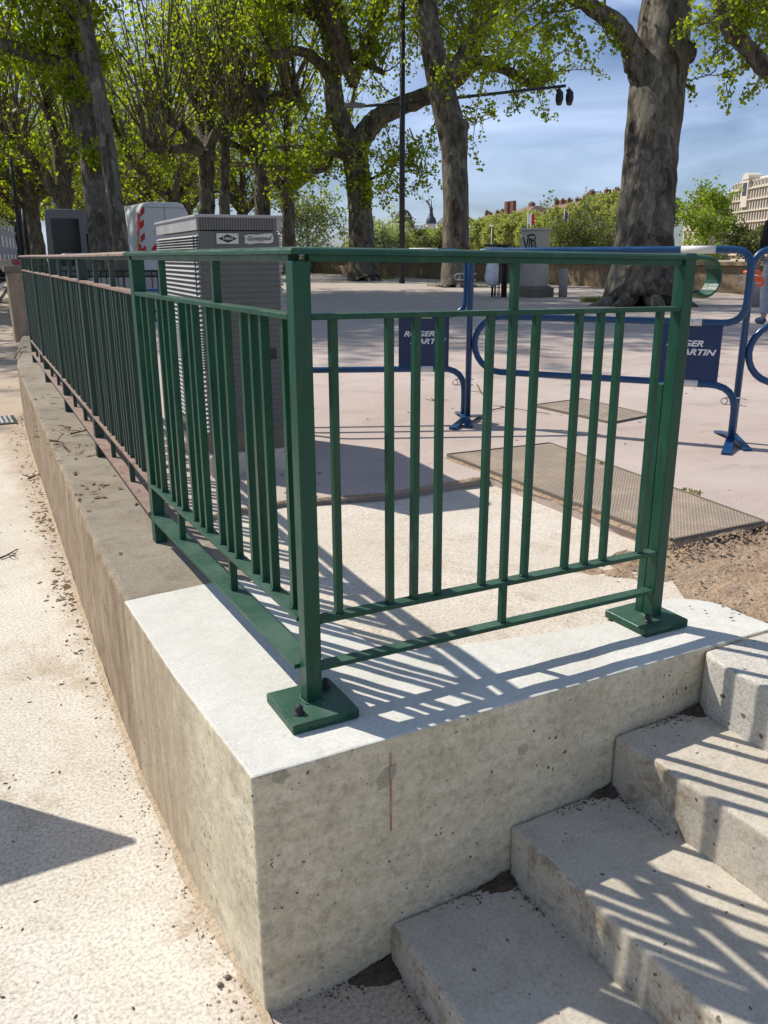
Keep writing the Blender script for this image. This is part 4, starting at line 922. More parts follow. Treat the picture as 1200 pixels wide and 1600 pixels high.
def T7():
    t = Tree(77); d = 35.
    P, R = t.stem(base0([(568, 437, d), (566, 400, d), (563, 330, d), (558, 270, d), (553, 232, d)]), [.72, .56, .50, .52, .60], 16, 6, .06)
    flare(np.array([*P[0][:2], 0.]), .5, t, .4, 6)
    A_, RA = t.stem(wp([(553, 240, d), (538, 205, d), (524, 160, d), (520, 100, d), (512, 40, d), (508, -30, d), (512, -130, d)]), [.50, .44, .40, .36, .30, .26, .18], 13)
    B_, RB = t.stem(wp([(556, 240, d), (572, 205, d-.3), (600, 180, d-.6), (645, 158, d-.9), (690, 140, d-1.2), (728, 110, d-1.4), (742, 80, d-1.5), (756, 45, d-1.5), (770, 12, d-1.6), (752, -25, d-1.6), (750, -90, d-1.6)]), [.46, .44, .40, .36, .33, .30, .28, .27, .25, .20, .14], 13)
    C1, RC = t.stem(wp([(738, 100, d-1.4), (765, 98, d-1.8), (795, 112, d-2), (822, 128, d-2.2), (838, 134, d-2.3)]), [.26, .23, .19, .17, .13], 10)
    D1, RD = t.stem(wp([(522, 130, d), (500, 100, d-.5), (470, 80, d-1), (430, 85, d-1.5), (415, 70, d-1.6), (405, 35, d-1.6)]), [.3, .24, .2, .17, .14, .1], 10)
    E1, RE = t.stem(wp([(518, 60, d), (500, 30, d-.5), (465, 14, d-1), (420, 12, d-1.2), (390, -10, d-1.2)]), [.28, .24, .2, .17, .12], 10)
    F1, RF = t.stem(wp([(525, 110, d), (545, 85, d-.6), (575, 100, d-1), (600, 115, d-1.3)]), [.26, .22, .16, .1], 10)
    G1, RG = t.stem(wp([(548, 252, d), (520, 238, d-.8), (480, 230, d-1.5), (430, 230, d-2)]), [.16, .12, .10, .06], 8)
    H1, RH = t.stem(wp([(570, 285, d), (600, 268, d-1), (625, 245, d-2)]), [.07, .05, .03], 6)
    I1, RI = t.stem(wp([(420, 262, d-1), (450, 262, d-1), (505, 266, d-.6), (520, 240, d)]), [.13, .12, .10, .05], 8)
    for p, r, n, ln in ((A_, RA, 22, 3.0), (B_, RB, 20, 2.6), (D1, RD, 13, 2.4), (E1, RE, 14, 2.4), (F1, RF, 14, 2.0)):
        t.shoots(p, r, n, .42, ln, .5, .7, True, 7, .9, .36)
    t.shoots(C1, RC, 16, .3, 1.6, .45, .8, True, 5, .6, .22); t.shoots(G1, RG, 14, .1, 1.6, .2, .9, True, 5, .8, .3); t.shoots(H1, RH, 14, .0, 1.5, -.1, .9, True, 6, .8, .28); t.shoots(I1, RI, 12, .0, 1.2, .2, .9, True, 5, .6, .25)
    for q in ([(640, 200, d-1), (660, 260, d-1.2), (645, 300, d-1.2)], [(600, 190, d-1), (615, 250, d-1.2), (600, 300, d-1.2), (592, 318, d-1.2)], [(690, 150, d-1.2), (672, 220, d-1.4), (660, 275, d-1.4)], [(760, 110, d-1.6), (745, 170, d-1.6), (738, 235, d-1.6)], [(700, 150, d-1.2), (735, 190, d-1.6), (775, 180, d-1.8)], [(790, 110, d-1.8), (810, 165, d-2), (790, 178, d-2)],
              [(830, 130, d-2.3), (850, 90, d-2.4), (870, 60, d-2.4)], [(830, 130, d-2.3), (870, 112, d-2.4), (925, 108, d-2.4)], [(800, 112, d-2), (815, 60, d-2.1), (820, 20, d-2.1)], [(835, 130, d-2.3), (880, 80, d-2.4), (915, 95, d-2.4)]):
        p = dense(wp(q), [1]*len(q), 5)[0]; t.tube(p, np.linspace(.035, .01, len(p)), 4, t.tw); t.twigs(p, 10, .7, .24)
    th = thing('plane_tree', 'forked plane tree left of the black lamp pole, one limb swinging behind the next trunk', 'tree', group=PG)
    crown(t, P[-1]+np.array([0, 0, 3.]), 7, 4.5, 10, 18, 42); return t.finish(th, 6, .135)
T7()
def T1():
    t = Tree(1); d = 23.
    P, R = t.stem(base0([(170, 460, d), (166, 400, d), (158, 330, d), (146, 240, d), (132, 150, d), (120, 80, d), (108, 0, d), (98, -80, d), (88, -180, d)]), [.54, .46, .43, .41, .38, .34, .31, .27, .2], 16, 6, .05)
    A_, RA = t.stem(wp([(124, 108, d), (95, 104, d-.2), (60, 88, d-.4), (25, 76, d-.6), (-20, 68, d-.8), (-90, 40, d-1)]), [.24, .23, .21, .20, .17, .1], 12)
    B_, RB = t.stem(wp([(104, -40, d), (140, -110, d-.5), (190, -190, d-1), (220, -290, d-1)]), [.24, .2, .15, .1], 10)
    t.shoots(A_, RA, 17, .12, 1.9, .4, .8, True, 5, .8, .3); t.shoots(P, R, 30, .62, 3.2, .5, .8, True, 8, 1., .36); t.shoots(B_, RB, 24, .2, 2.6, .4, .8, True, 7, .9, .34)
    t.shoots(P, R, 16, .30, 1.3, .1, .9, True, 6, .5, .22)
    th = thing('plane_tree', 'thick leaning plane tree at the left with a heavy limb reaching out of the picture', 'tree', group=PG)
    crown(t, P[-1], 5, 4.5, 9.5, 17, 43, 16); crown(t, np.array([-.6, 22.4, 8.6]), 11, 4.6, 9.8, 16.5, 45, 28); return t.finish(th, 8, .135)  # second crown out of view, added off the trunk to shade the plaza
T1()
def T2():
    t = Tree(2); d = 21.
    P, R = t.stem(base0([(196, 470, d), (189, 390, d), (180, 320, d), (168, 230, d), (155, 150, d), (140, 70, d), (128, 0, d), (120, -90, d), (110, -200, d)]), [.24, .21, .20, .20, .19, .18, .165, .15, .1], 12, 6, .05)
    t.shoots(P, R, 26, .68, 2.6, .4, .8, True, 7, .9, .32)
    th = thing('plane_tree', 'slender smooth grey plane trunk leaning just in front of the thick leaning tree', 'tree', group=PG)
    crown(t, P[-1], 6, 4., 9.5, 16, 44); return t.finish(th, 7, .11)
T2()
def pollard(name, label, px, d, w, fork, limbs, seed, shoots=21, sl=5.2, per=3, size=.14, lean=0):
    """pollarded plane tree: short trunk, candelabra limbs, many long straight shoots"""
    t = Tree(seed); r = w/2
    b0 = wp([(px, 400, d)])[0]; b0[2] = -.05; top = wp([(px+lean, fork, d)])[0]
    P, R = t.stem([b0, b0*.6+top*.4, b0*.25+top*.75, top], [r*1.25, r, r*.95, r*1.1], 12)
    for l in limbs:
        q = [top-np.array([0, 0, .25])]+wp([(x, y, d+dz) for x, y, dz in l]); p, rr = t.stem(q, np.linspace(r*.72, r*.28, len(q)), 9, 5, .2)
        for k in range(3):
            kn = p[int(len(p)*(.6+.13*k))]; 
            for _ in range(shoots//3):
                dr = np.array([t.r.normal(0, .32), t.r.normal(0, .32), 1.]); q2, _d = t.grow(kn+t.r.normal(0, .12, 3), dr, sl*(.6+.7*t.r.random()), 7, .05, .02)
                t.tube(q2, np.linspace(.062, .02, len(q2)), 5, t.tw); t.twigs(q2[2:], 5, .8, .34)
        t.shoots(p, rr, 6, .25, 1.6, .2, .9, True, 4, .8, .32)
    th = thing(name, label, 'tree', group=PG); return t.finish(th, per, size)
pollard('plane_tree', 'pollarded plane tree with a crown of upright shoots, behind the white van', 322, 38., .75, 238, [[(290, 205, 0), (262, 185, -1), (262, 150, -1)], [(312, 200, 1), (300, 150, 1)], [(340, 205, -.5), (365, 185, -1), (355, 140, -1)], [(330, 190, 1), (335, 120, 1)], [(300, 232, -1), (250, 235, -2), (232, 225, -3)]], 31)
pollard('plane_tree', 'slim pollarded plane tree right of the van, its limbs bending up like a candelabra', 350, 42., .55, 210, [[(320, 180, 0), (308, 150, 0)], [(372, 195, 0), (400, 185, -.5), (404, 150, -.5)], [(352, 160, 0), (358, 90, .5)], [(375, 230, 1), (420, 250, 1)]], 32)
pollard('plane_tree', 'tall plane tree rising directly behind the right end of the grey cabinet', 409, 39., .74, 165, [[(404, 120, 0), (398, 70, 0), (402, 20, 0)], [(385, 130, -.5), (360, 100, -.5), (350, 50, -.5)], [(430, 150, -.5), (450, 158, -.6), (478, 165, -.6)], [(420, 110, 1), (436, 60, 1)]], 33)
pollard('plane_tree', 'mid-distance plane tree left of the van with a long limb rising to the left edge', 98, 38., .82, 292, [[(85, 300, 0), (60, 260, -.5), (30, 235, -1), (5, 200, -1.5), (-20, 170, -2)], [(90, 240, 0), (78, 180, 0), (70, 120, 0)], [(110, 250, 1), (125, 200, 1)]], 34)
# generic plane tree shared by the far rows
def generic(seed):
    t = Tree(seed); P, R = t.stem([np.array(p) for p in ((0, 0, -.1), (.05, 0, 1.6), (0, .05, 3.2), (.05, 0, 4.4))], [.48, .38, .35, .38], 10)
    for k in range(6):
        a = k*1.05+t.r.random()*.5; c, s_ = math.cos(a), math.sin(a); o = 1.6+t.r.random()*1.6
        p, r = t.stem([np.array(q) for q in ((0, 0, 4.0), (c*o*.5, s_*o*.5, 5.0), (c*o, s_*o, 6.4), (c*o*1.3, s_*o*1.3, 8.6), (c*o*1.5, s_*o*1.5, 11.5))], [.26, .21, .17, .13, .06], 7, 4, .2)
        t.shoots(p, r, 20, .15, 3.0, .45, .8, True, 6, 1.1, .46)
    for k in range(9):     # low hanging sprays
        a = k*.7; c, s_ = math.cos(a), math.sin(a); q, _ = t.grow((c*1.2, s_*1.2, 5.2), (c, s_, .25), 3.6, 6, .15, -.09); t.tube(q, np.linspace(.07, .02, len(q)), 5, t.tw); t.twigs(q, 12, 1., .45)
    return t
def place_row(px, d): p = Vector(at(px, 420, d)); p.z = 0; return p
gt = [generic(101), generic(102)]
protos = []
spots = [(62, 47, 'third trunk of the far left row, its crown hanging over the street'), (52, 56, 'fourth plane tree of the far left row beside the street'), (45, 68, 'fifth plane tree of the far left row, partly hidden'), (41, 82, 'far plane tree near the end of the left row'), (36, 100, 'last plane tree of the left row beside the street'),
         (278, 50, 'plane tree behind the pollarded one'), (240, 58, 'thin far plane tree just left of the pollarded crown'), (215, 68, 'far plane tree right of the leaning trunks'), (170, 84, 'distant plane tree hidden behind the leaning trunks'), (130, 100, 'most distant plane tree between the truck and the leaning trunks'),
         (384, 55, 'plane tree far behind the grey cabinet'), (300, 66, 'distant plane tree above the van roof'), (262, 78, 'dark far trunk over the left part of the van roof'), (452, 47, 'plane tree in the far row between the grey cabinet and the forked tree'), (205, 110, 'tiny last plane tree in the middle row'),
         (-130, 33, 'plane tree left of the picture whose leaves hang in at the upper left'), (-60, 46, 'plane tree over the street edge at the far left')]
for i, (px, d, lab) in enumerate(spots):
    p = place_row(px, d)
    if i < 2:
        th = thing('plane_tree', lab, 'tree', p, i*1.3, PG); gt[i].finish(th, 5, .18, dens=.34); protos.append(th)
    else:
        sc_ = .9+.25*rnd.random(); copy_thing(protos[i % 2], p, rnd.uniform(0, 6.28), lab, PG, (sc_, sc_, sc_*rnd.uniform(.95, 1.12)))
copy_thing(protos[1], (-2.0, 31.5, 0), 2.1, 'tall plane tree just outside the left edge of the picture', PG, (1.3, 1.3, 1.55))
# small trees and shrubs behind the parapet
def bush(name, label, px, d, H, W, mat, seed, n=26, per=9, size=.12, base_z=0., dens=1., cat='tree', up=.9, open_=.3):
    t = Tree(seed); p = np.array(at(px, 420, d)); p[2] = base_z; top = p+np.array([0, 0, H])
    P, R = t.stem([p, p*.7+top*.3+t.r.normal(0, .1, 3), p*.35+top*.65+t.r.normal(0, .15, 3), top], [.11, .08, .05, .02], 7)
    for _ in range(n):
        tt = t.r.random()**.8; i = int(tt*(len(P)-2)); a = t.r.random()*6.28; env = W*(.35+.9*math.sin(math.pi*min(1, tt*.85+.12)))*.5
        q, _d = t.grow(P[i], (math.cos(a), math.sin(a), up*(.4+t.r.random())), env*(.6+.6*t.r.random())*1.25, 6, .16, .03); t.tube(q, np.linspace(.03, .008, len(q)), 4, t.tw); t.twigs(q, 9, .5*W/3, open_)
    th = thing(name, label, cat); return t.finish(th, per, size, mat, dens)
bush('willow_tree', 'pale airy young tree behind the parapet, right of the grey cabinet', 478, 52, 4.6, 4.6, 'leaf_willow', 51, 36, 5, .15, -.8, 1., open_=.35)
bush('leafy_tree', 'fresh green young tree growing between the massive trunk and the pale grand building', 1102, 52, 5.0, 3.7, 'leaf_bright', 52, 34, 5, .16, -.5, open_=.34)
bush('shrub', 'dark green shrub rising above the parapet left of the massive trunk', 905, 54, 2.8, 5.4, 'leaf_olive', 53, 34, 7, .15, -.3, cat='shrub', up=.6)
bush('shrub', 'small shrub on the parapet line just right of the black lamp pole', 668, 55, 1.9, 2.2, 'leaf_olive', 54, 18, 6, .13, 0, cat='shrub')
bush('shrub', 'sparse taller shrub touching the black lamp pole on its right', 645, 56, 3.2, 1.8, 'leaf_olive', 55, 14, 5, .13, -.2, cat='shrub')
bush('shrub', 'greyish round shrub between the forked tree and the lamp pole', 598, 90, 4.6, 6.2, 'leaf_willow', 56, 40, 10, .30, -2, cat='shrub', open_=.6)
bush('shrub', 'leafy shrub at the right, low beside the pale building', 1165, 50, 2.6, 2.6, 'leaf_olive', 57, 16, 6, .16, -.3, cat='shrub')
# far bank: row of plane trees seen across the river
def far_tree(seed):
    t = Tree(seed); C_ = []
    P, R = t.stem([np.array(p) for p in ((0, 0, -1), (.2, 0, 4), (0, .2, 8.))], [.5, .4, .3], 8)
    for k in range(430):
        u = t.r.normal(0, 1, 3); u /= np.linalg.norm(u); rr = .55+.5*t.r.random()**.5; p = np.array([0, 0, 9.4])+u*np.array([7.2, 7.2, 6.0])*rr*(1+.12*math.sin(4*u[0]+3*u[2]+seed)); C_.append((*p, 1.15))
    s_ = t; s_.lc = C_
    for k in range(8):
        a = k*.8; q, _ = t.grow((0, 0, 6), (math.cos(a), math.sin(a), .9), 8, 5, .1); t.tube(q, np.linspace(.22, .06, len(q)), 5, t.tw)
    return t
ff = [far_tree(61), far_tree(62)]; fp = []
GF = 'plane trees lining the far river bank'
where = ['rightmost, half hidden by the massive trunk', 'behind the flagpoles', 'above the dark green shrub', 'left of the flagpoles', 'behind the graffitied pillar', 'above the graffitied pillar', 'left of the graffitied pillar', 'over the litter bin', 'right of the dark straight trunk', 'behind the dark straight trunk', 'left of the dark straight trunk', 'under the small spire', 'between spire and dome', 'below the dark dome', 'farthest left, beside the forked tree']
xs_ = [(1000, 225, 1.06), (960, 240, 1.04), (928, 262, 1.06), (896, 285, 1.0), (866, 305, .98), (838, 328, .97), (812, 350, 1.06), (786, 375, 1.06), (760, 400, 1.07), (728, 430, 1.06), (698, 460, .98), (672, 490, .92), (650, 520, .92), (612, 560, .90), (566, 600, .86)]
for i, (px, d, sc_) in enumerate(xs_):
    p = Vector(at(px, 420, d)); p.z = -.5
    lab = 'far-bank plane tree '+where[i]; sz = (sc_*(1+.0016*(d-225)),)*2+(sc_*1.10,)
    if i < 2: th = thing('far_plane_tree', lab, 'tree', p, i, GF); ff[i].finish(th, 34, .62, 'leaf_far_haze'); fp.append(th); th.scale = sz
    else: copy_thing(fp[i % 2], p, rnd.uniform(0, 6.28), lab, GF, sz)

# ------------------------------------------------------------------ buildings
def top_z(py, px, d): return at(px, py, d)[2]
def facade(name, label, pA, pB, z0, z1, depth, mat, floors, bays, roof=None, roofh=4, wfill=.5, hfill=.62, chim=0, trim=None):
    """building with a window grid on the face running from pA to pB (ground points)"""
    a, b_ = Vector((pA[0], pA[1], 0)), Vector((pB[0], pB[1], 0)); d = (b_-a); Ln = d.length; ang = math.atan2(d.y, d.x)
    t = thing(name, label, 'building', (a.x, a.y, 0), ang)
    m = MB(); m.bb(0, Ln, 0, depth, z0, z1); m.build('walls', mat, t)
    fh = (z1-z0)/floors; bw = Ln/bays; cnt = 0
    for f in range(floors):
        for k in range(bays):
            x = bw*(k+.5); z = z0+fh*(f+.5)
            if cnt < 98:
                w_ = MB(); w_.bb(x-bw*wfill/2, x+bw*wfill/2, -.06, .05, z-fh*hfill/2, z+fh*hfill/2); w_.build('window', 'window_dark', t)
                cnt += 1
    cn = MB()
    for f in range(1, floors+1): cn.bb(-.2, Ln+.2, -.35, .02, z0+fh*f-.22, z0+fh*f+.06)
    cn.build('cornices', trim or mat, t)
    if roof:
        r = MB(); V = [(-.5, -.5, z1+.07), (Ln+.5, -.5, z1+.07), (Ln+.5, depth+.5, z1+.07), (-.5, depth+.5, z1+.07), (roofh*.8, depth*.4, z1+roofh), (Ln-roofh*.8, depth*.4, z1+roofh), (Ln-roofh*.8, depth*.6, z1+roofh), (roofh*.8, depth*.6, z1+roofh)]
        r.add(V, [(3, 2, 1, 0), (0, 1, 5, 4), (1, 2, 6, 5), (2, 3, 7, 6), (3, 0, 4, 7), (4, 5, 6, 7)]); ro = r.build('roof', roof, t)
        for k in range(chim):
            x = Ln*(k+.5+rnd.uniform(-.25, .25))/chim; c = MB(); h = rnd.uniform(1.0, 2.2); wd = rnd.uniform(.5, 1.3)
            c.bb(x-wd, x+wd, depth*.35, depth*.5, z1+roofh*.5, z1+roofh+h); nn2 = int(wd*3)
            for q in range(nn2): c.tube([(x-wd*.8+1.6*wd*q/max(1, nn2-1), depth*.42, z1+roofh+h), (x-wd*.8+1.6*wd*q/max(1, nn2-1), depth*.42, z1+roofh+h+.7)], .22, 6)
            c.build('chimney', 'chimney_brick', ro)
    return t
# grand pale building at the right edge
d0, d1 = 290., 232.
A1 = Vector(at(1132, 390, d0)); B1 = Vector(at(1262, 390, d1))
zt_ = top_z(286, 1137, d0)
Ln = (Vector((B1.x-A1.x, B1.y-A1.y))).length
gb = thing('grand_building', 'long pale stone palace-like building with rows of tall windows at the right edge', 'building', (A1.x, A1.y, 0), math.atan2(B1.y-A1.y, B1.x-A1.x))
m = MB(); m.bb(0, Ln, 0, 30, -2, zt_-3.4); m.build('walls', 'pale_facade', gb)
rows = 6; fh = (zt_-3.4-1.)/rows; bays = 30; bw = Ln/bays
cnt = 0
for f in range(rows):
    for k in range(bays):
        if k < 16 and cnt < 99:
            m = MB(); x = bw*(k+.5); m.bb(x-bw*.22, x+bw*.22, -.1, .1, 1+fh*f+fh*.18, 1+fh*f+fh*.80); m.build('window', 'window_dark', gb); cnt += 1
m = MB()
for f in range(rows+1): m.bb(-.6, Ln, -.9, .02, 1+fh*f-.28, 1+fh*f+.12)
m.build('cornices', 'pale_facade', gb)
m = MB()
for k in range(bays+1): m.bb(bw*k-.3, bw*k+.3, -.45, .01, 1.2, zt_-3.5)
m.build('pilasters', 'pale_facade', gb)
m = MB(); V = [(0, 0, zt_-3.28), (Ln, 0, zt_-3.28), (Ln, 30, zt_-3.28), (0, 30, zt_-3.28), (2.5, 2.5, zt_), (Ln, 2.5, zt_), (Ln, 27, zt_), (2.5, 27, zt_)]
m.add(V, [(3, 2, 1, 0), (0, 1, 5, 4), (1, 2, 6, 5), (2, 3, 7, 6), (3, 0, 4, 7), (4, 5, 6, 7)]); mr = m.build('mansard_roof', 'pale_facade', gb)
for k in range(14):
    m = MB(); x = 2.6+k*2.6; m.bb(x-.75, x+.75, -.15, 2.2, zt_-3.1, zt_-.9); dm = m.build('dormer', 'pale_facade', mr); m = MB(); m.bb(x-.4, x+.4, -.2, -.14, zt_-2.8, zt_-1.3); m.build('pane', 'window_dark', dm)
m = MB(); xg = Ln*.24; m.bb(xg-2.4, xg+2.4, -1.1, 3, zt_-9, zt_-.6); V = [(xg+2.7*math.cos(a), y, zt_-.6+2.0*math.sin(a)) for y in (-1.3, 3) for a in [math.radians(18*k) for k in range(11)]]
m.add(V, [tuple(range(10, -1, -1)), tuple(range(11, 22))]+[(i, i+1, 12+i, 11+i) for i in range(10)]+[(10, 0, 11, 21)]); pvn = m.build('pavilion', 'pale_facade', gb)
m = MB(); m.bb(xg-1.5, xg+1.5, -1.25, -1.1, zt_-5.4, zt_-1.6); m.build('pane', 'window_dark', pvn)
# roofs above the far trees
def bld(pxa, pxb, d_a, d_b, ytop, label, mat, roof, chim, bays, roofh=3.5):
    a, b_ = Vector(at(pxa, 400, d_a)), Vector(at(pxb, 400, d_b)); z1 = top_z(ytop, (pxa+pxb)/2, (d_a+d_b)/2)-roofh
    return facade('town_house', label, a, b_, -2, z1, 14, mat, 5, bays, roof, roofh, .42, .55, chim)
bld(936, 985, 285, 270, 303, 'red-roofed far house with chimneys just left of the massive trunk', 'ochre_facade', 'roof_tile', 3, 6)
bld(880, 938, 310, 288, 309, 'far house with a row of brick chimneys above the trees behind the flagpoles', 'pale_facade', 'roof_tile', 5, 7)
bld(838, 882, 345, 315, 319, 'far tiled house above the graffitied pillar', 'ochre_facade', 'roof_tile', 4, 6)
bld(800, 822, 405, 395, 323, 'far house with two tall dark chimneys left of the graffitied pillar', 'ochre_facade', 'roof_tile', 1, 3, 3.)
tc2 = tag(MB().bb(0, 1.7, 0, 2.5, 0, 12).build('chimney_stack', 'chimney_brick'), 'left tall brick chimney stack on the far house', 'chimney'); 
p = Vector(at(790, 400, 415)); tc2.location = (p.x, p.y, top_z(316, 790, 415)-12)
c2 = tc2.copy(); COL.objects.link(c2); p = Vector(at(799, 400, 410)); c2.location = (p.x, p.y, top_z(315, 799, 410)-12); c2['label'] = 'right tall brick chimney stack on the far house'; tc2['group'] = c2['group'] = 'tall chimney stacks'
bld(738, 790, 470, 430, 335, 'low far roofline with small chimneys right of the dark straight trunk', 'pale_facade', 'roof_tile', 6, 8)
bld(682, 712, 560, 540, 331, 'pale far building with a curved roof right of the small spire', 'pale_facade', 'slate', 0, 4, 7)
bld(1064, 1088, 300, 290, 309, 'small far house with a reddish roof right of the massive trunk', 'pale_facade', 'roof_tile', 1, 3)
# domes
dd_ = 640.; p = Vector(at(630, 400, dd_)); k = dd_/F_PX; zb = top_z(352, 630, dd_)
dm = thing('domed_hall', 'large dark domed building far behind the lamp pole', 'building', (p.x, p.y, 0))
m = MB(); m.lathe((0, 0, 0), [(15*k*1.02, -3), (15*k*1.02, zb), (15.6*k, zb+.2), (15.6*k, zb+1.2)], 28); m.build('drum', 'pale_facade', dm)
m = MB(); m.lathe((0, 0, zb+1.1), [(15*k*math.cos(a), 21*k*math.sin(a)) for a in [math.radians(6*q) for q in range(16)]], 28); m.build('dome', 'slate', dm)
for q in range(16):
    a = q*math.pi/8; m = MB(); m.box((15.05*k*math.cos(a), 15.05*k*math.sin(a), zb-2.5), (.3, .3, 3.), Matrix.Rotation(a, 3, 'Z')); m.build('window', 'window_dark', dm)
p = Vector(at(673, 400, 600)); k = 600/F_PX; zb = top_z(350, 673, 600)
sp = thing('church_spire', 'small bulbous dark spire between the dome and the dark straight trunk', 'building', (p.x, p.y, 0))
m = MB(); m.lathe((0, 0, 0), [(7.5*k, -3), (7.5*k, zb)], 8, False); m.build('tower', 'pale_facade', sp)
m = MB(); m.lathe((0, 0, zb-.05), [(8.2*k, 0), (8*k, 4*k), (6.5*k, 8*k), (3.8*k, 11*k), (3.2*k, 13*k), (3.8*k, 14*k), (2.6*k, 15*k), (2.4*k, 20*k), (3*k, 21*k), (2.2*k, 23*k), (.9*k, 26*k), (.3*k, 36*k), (.05, 37*k)], 12); m.build('spire', 'slate', sp)
p = Vector(at(1084, 400, 300)); k = 300/F_PX; zb = top_z(306, 1084, 300)
sp = thing('turret', 'grey domed roof turret peeping out above the fresh green tree', 'building', (p.x, p.y, 0))
m = MB(); m.lathe((0, 0, 0), [(6*k, -3), (6*k, zb)], 12, False); m.build('tower', 'pale_facade', sp)
m = MB(); m.lathe((0, 0, zb-.05), [(6.5*k, 0), (6.3*k, 5*k), (5*k, 10*k), (2.5*k, 14*k), (.5*k, 16*k), (.05, 17*k)], 14); m.build('dome', 'slate', sp)
# building on the street, far left
q0, q1 = Vector(at(-190, 400, 46)), Vector(at(40, 400, 190))
def street_b(i0, i1, H, label, mat):
    a = q0+(q1-q0)*i0; b_ = q0+(q1-q0)*i1; m0 = facade('street_building', label, (b_.x, b_.y), (a.x, a.y), ZP-.1, H, 12, mat, 5, 9, None, 0, .42, .6); m0['group'] = 'grey buildings along the street'; return m0
for i0, i1, H, lab, mt in ((0., .2, 9, 'nearest grey street building at the left edge', 'grey_facade'), (.205, .5, 11, 'middle grey street building beyond the trees at the left', 'grey_facade'), (.505, 1., 13, 'farthest grey street building, at the end of the street', 'grey_facade')):
    a = q0+(q1-q0)*i0; b_ = q0+(q1-q0)*i1
    # face turned towards the street: order the ends so that the window side looks right
    m0 = facade('street_building', lab, (b_.x, b_.y), (a.x, a.y), ZP-.1, H, -12, mt, 5, 9, None, 0, .42, .6); m0['group'] = 'grey buildings along the street'
# far lamps and flagpoles
FL = 'white street lamps on the far bank'
lm = None
for i, (px, yt, d, lab) in enumerate(((767, 354, 200, 'thin white lamp post over the litter bin'), (732, 356, 215, 'thin white lamp post touching the dark straight trunk'), (663, 352, 230, 'thin white lamp post below the small spire'), (480, 340, 110, 'thin lamp post behind the pale airy tree'), (984, 372, 150, 'short white lamp post left of the massive trunk'))):
    p = Vector(at(px, 405, d)); p.z = -1; H = top_z(yt, px, d)+1
    t = thing('street_lamp', lab, 'street lamp', p, 0, FL); m = MB(); m.tube([(0, 0, 0), (0, 0, H)], [.17, .11], 6); m.build('post', 'reflective_white', t); m = MB(); m.lathe((0, 0, H-.1), [(.02, 0), (.55, .1), (.5, .3), (.02, .45)], 8); m.build('lamp_head', 'reflective_white', t)
for i, (px, yt, cols, lab) in enumerate(((822, 332, ('white_letter', 'red_mark'), 'left flagpole with a pale and red flag above the graffitied pillar'), (827, 332, ('ochre_facade', 'red_mark'), 'second flagpole, its red flag hanging limp above the graffitied pillar'), (878, 328, ('blue_paint', 'van_white'), 'flagpole with a blue flag above the dark green shrub'), (884, 328, ('red_mark', 'yellow_mark'), 'flagpole with a red flag above the dark green shrub'))):
    d = 170; p = Vector(at(px, 405, d)); p.z = -1; H = top_z(yt, px, d)+1
    t = thing('flagpole', lab, 'flagpole', p, 0, 'flagpoles by the river'); m = MB(); m.tube([(0, 0, 0), (0, 0, H)], [.13, .07], 6); m.build('pole', 'reflective_white', t)
    m = MB(); V = []
    for r_ in range(5):
        for c in range(4): V.append((rx.x*(.08+.22*c), rx.y*(.08+.22*c)+.06*math.sin(c*2.1+r_), H-.3-.5*r_-.12*c))
    m.add(V, [(r_*4+c, r_*4+c+1, (r_+1)*4+c+1, (r_+1)*4+c) for r_ in range(4) for c in range(3)]); m.build('flag', cols[1] if i % 2 else cols[0], t, fix=False)
# poles and vehicles on the street, far left
for px, d, H, lab in ((36, 30, 4.9, 'tall dark pole at the left, nearest the railing end'), (45, 33, 3.4, 'shorter dark pole right beside the tall one at the left')):
    p = Vector(at(px, 407, d)); p.z = ZP; m = MB(); m.tube([(0, 0, 0), (0, 0, H)], [.085, .06], 8); o = m.build('signal_pole', 'pole_black'); o.location = p; tag(o, lab, 'pole', 'dark poles by the street')
def car(px, d, rz, mat, label):
    p = Vector(at(px, 405, d)); p.z = ZP; t = thing('parked_car', label, 'car', p, rz, 'cars in the street')
    m = MB(); pr = [(-2.1, .3), (-2.15, .75), (-1.9, .92), (-1.2, 1.0), (-.6, 1.42), (.8, 1.45), (1.7, 1.0), (2.1, .9), (2.15, .35)]; n = len(pr)
    V = [(x, y*(1 if z < 1.05 else .84), z) for y in (-.86, .86) for x, z in pr]; m.add(V, [tuple(range(n)), tuple(range(2*n-1, n-1, -1))]+[(i, n+i, n+(i+1) % n, (i+1) % n) for i in range(n)]); m.build('body', mat, t, bevel=.05)
    m = MB(); m.add([(x, s_*.80, z) for s_ in (-1, 1) for x, z in ((-1.05, 1.03), (-.55, 1.36), (.75, 1.38), (1.5, 1.02))], [(0, 1, 2, 3), (7, 6, 5, 4)])
    for i, v in enumerate(m.v): m.v[i] = (v[0], v[1]*1.045 if v[2] > 1.2 else v[1]*1.085, v[2])
    m.build('window', 'dark_glass', t, fix=False)
    for x in (-1.35, 1.35):
        for s_ in (-1, 1): m = MB(); m.tube([(x, s_*.70, .32), (x, s_*.88, .32)], .32, 14); m.build('wheel', 'rubber', t)
    return t
sa = math.atan2(kd.y, kd.x)
car(2, 62, sa, 'black_metal', 'dark car at the far left edge of the street'); car(16, 74, sa, 'red_mark', 'small red car in the street beside the dark poles'); car(24, 95, sa, 'van_grey', 'grey car farthest down the street')

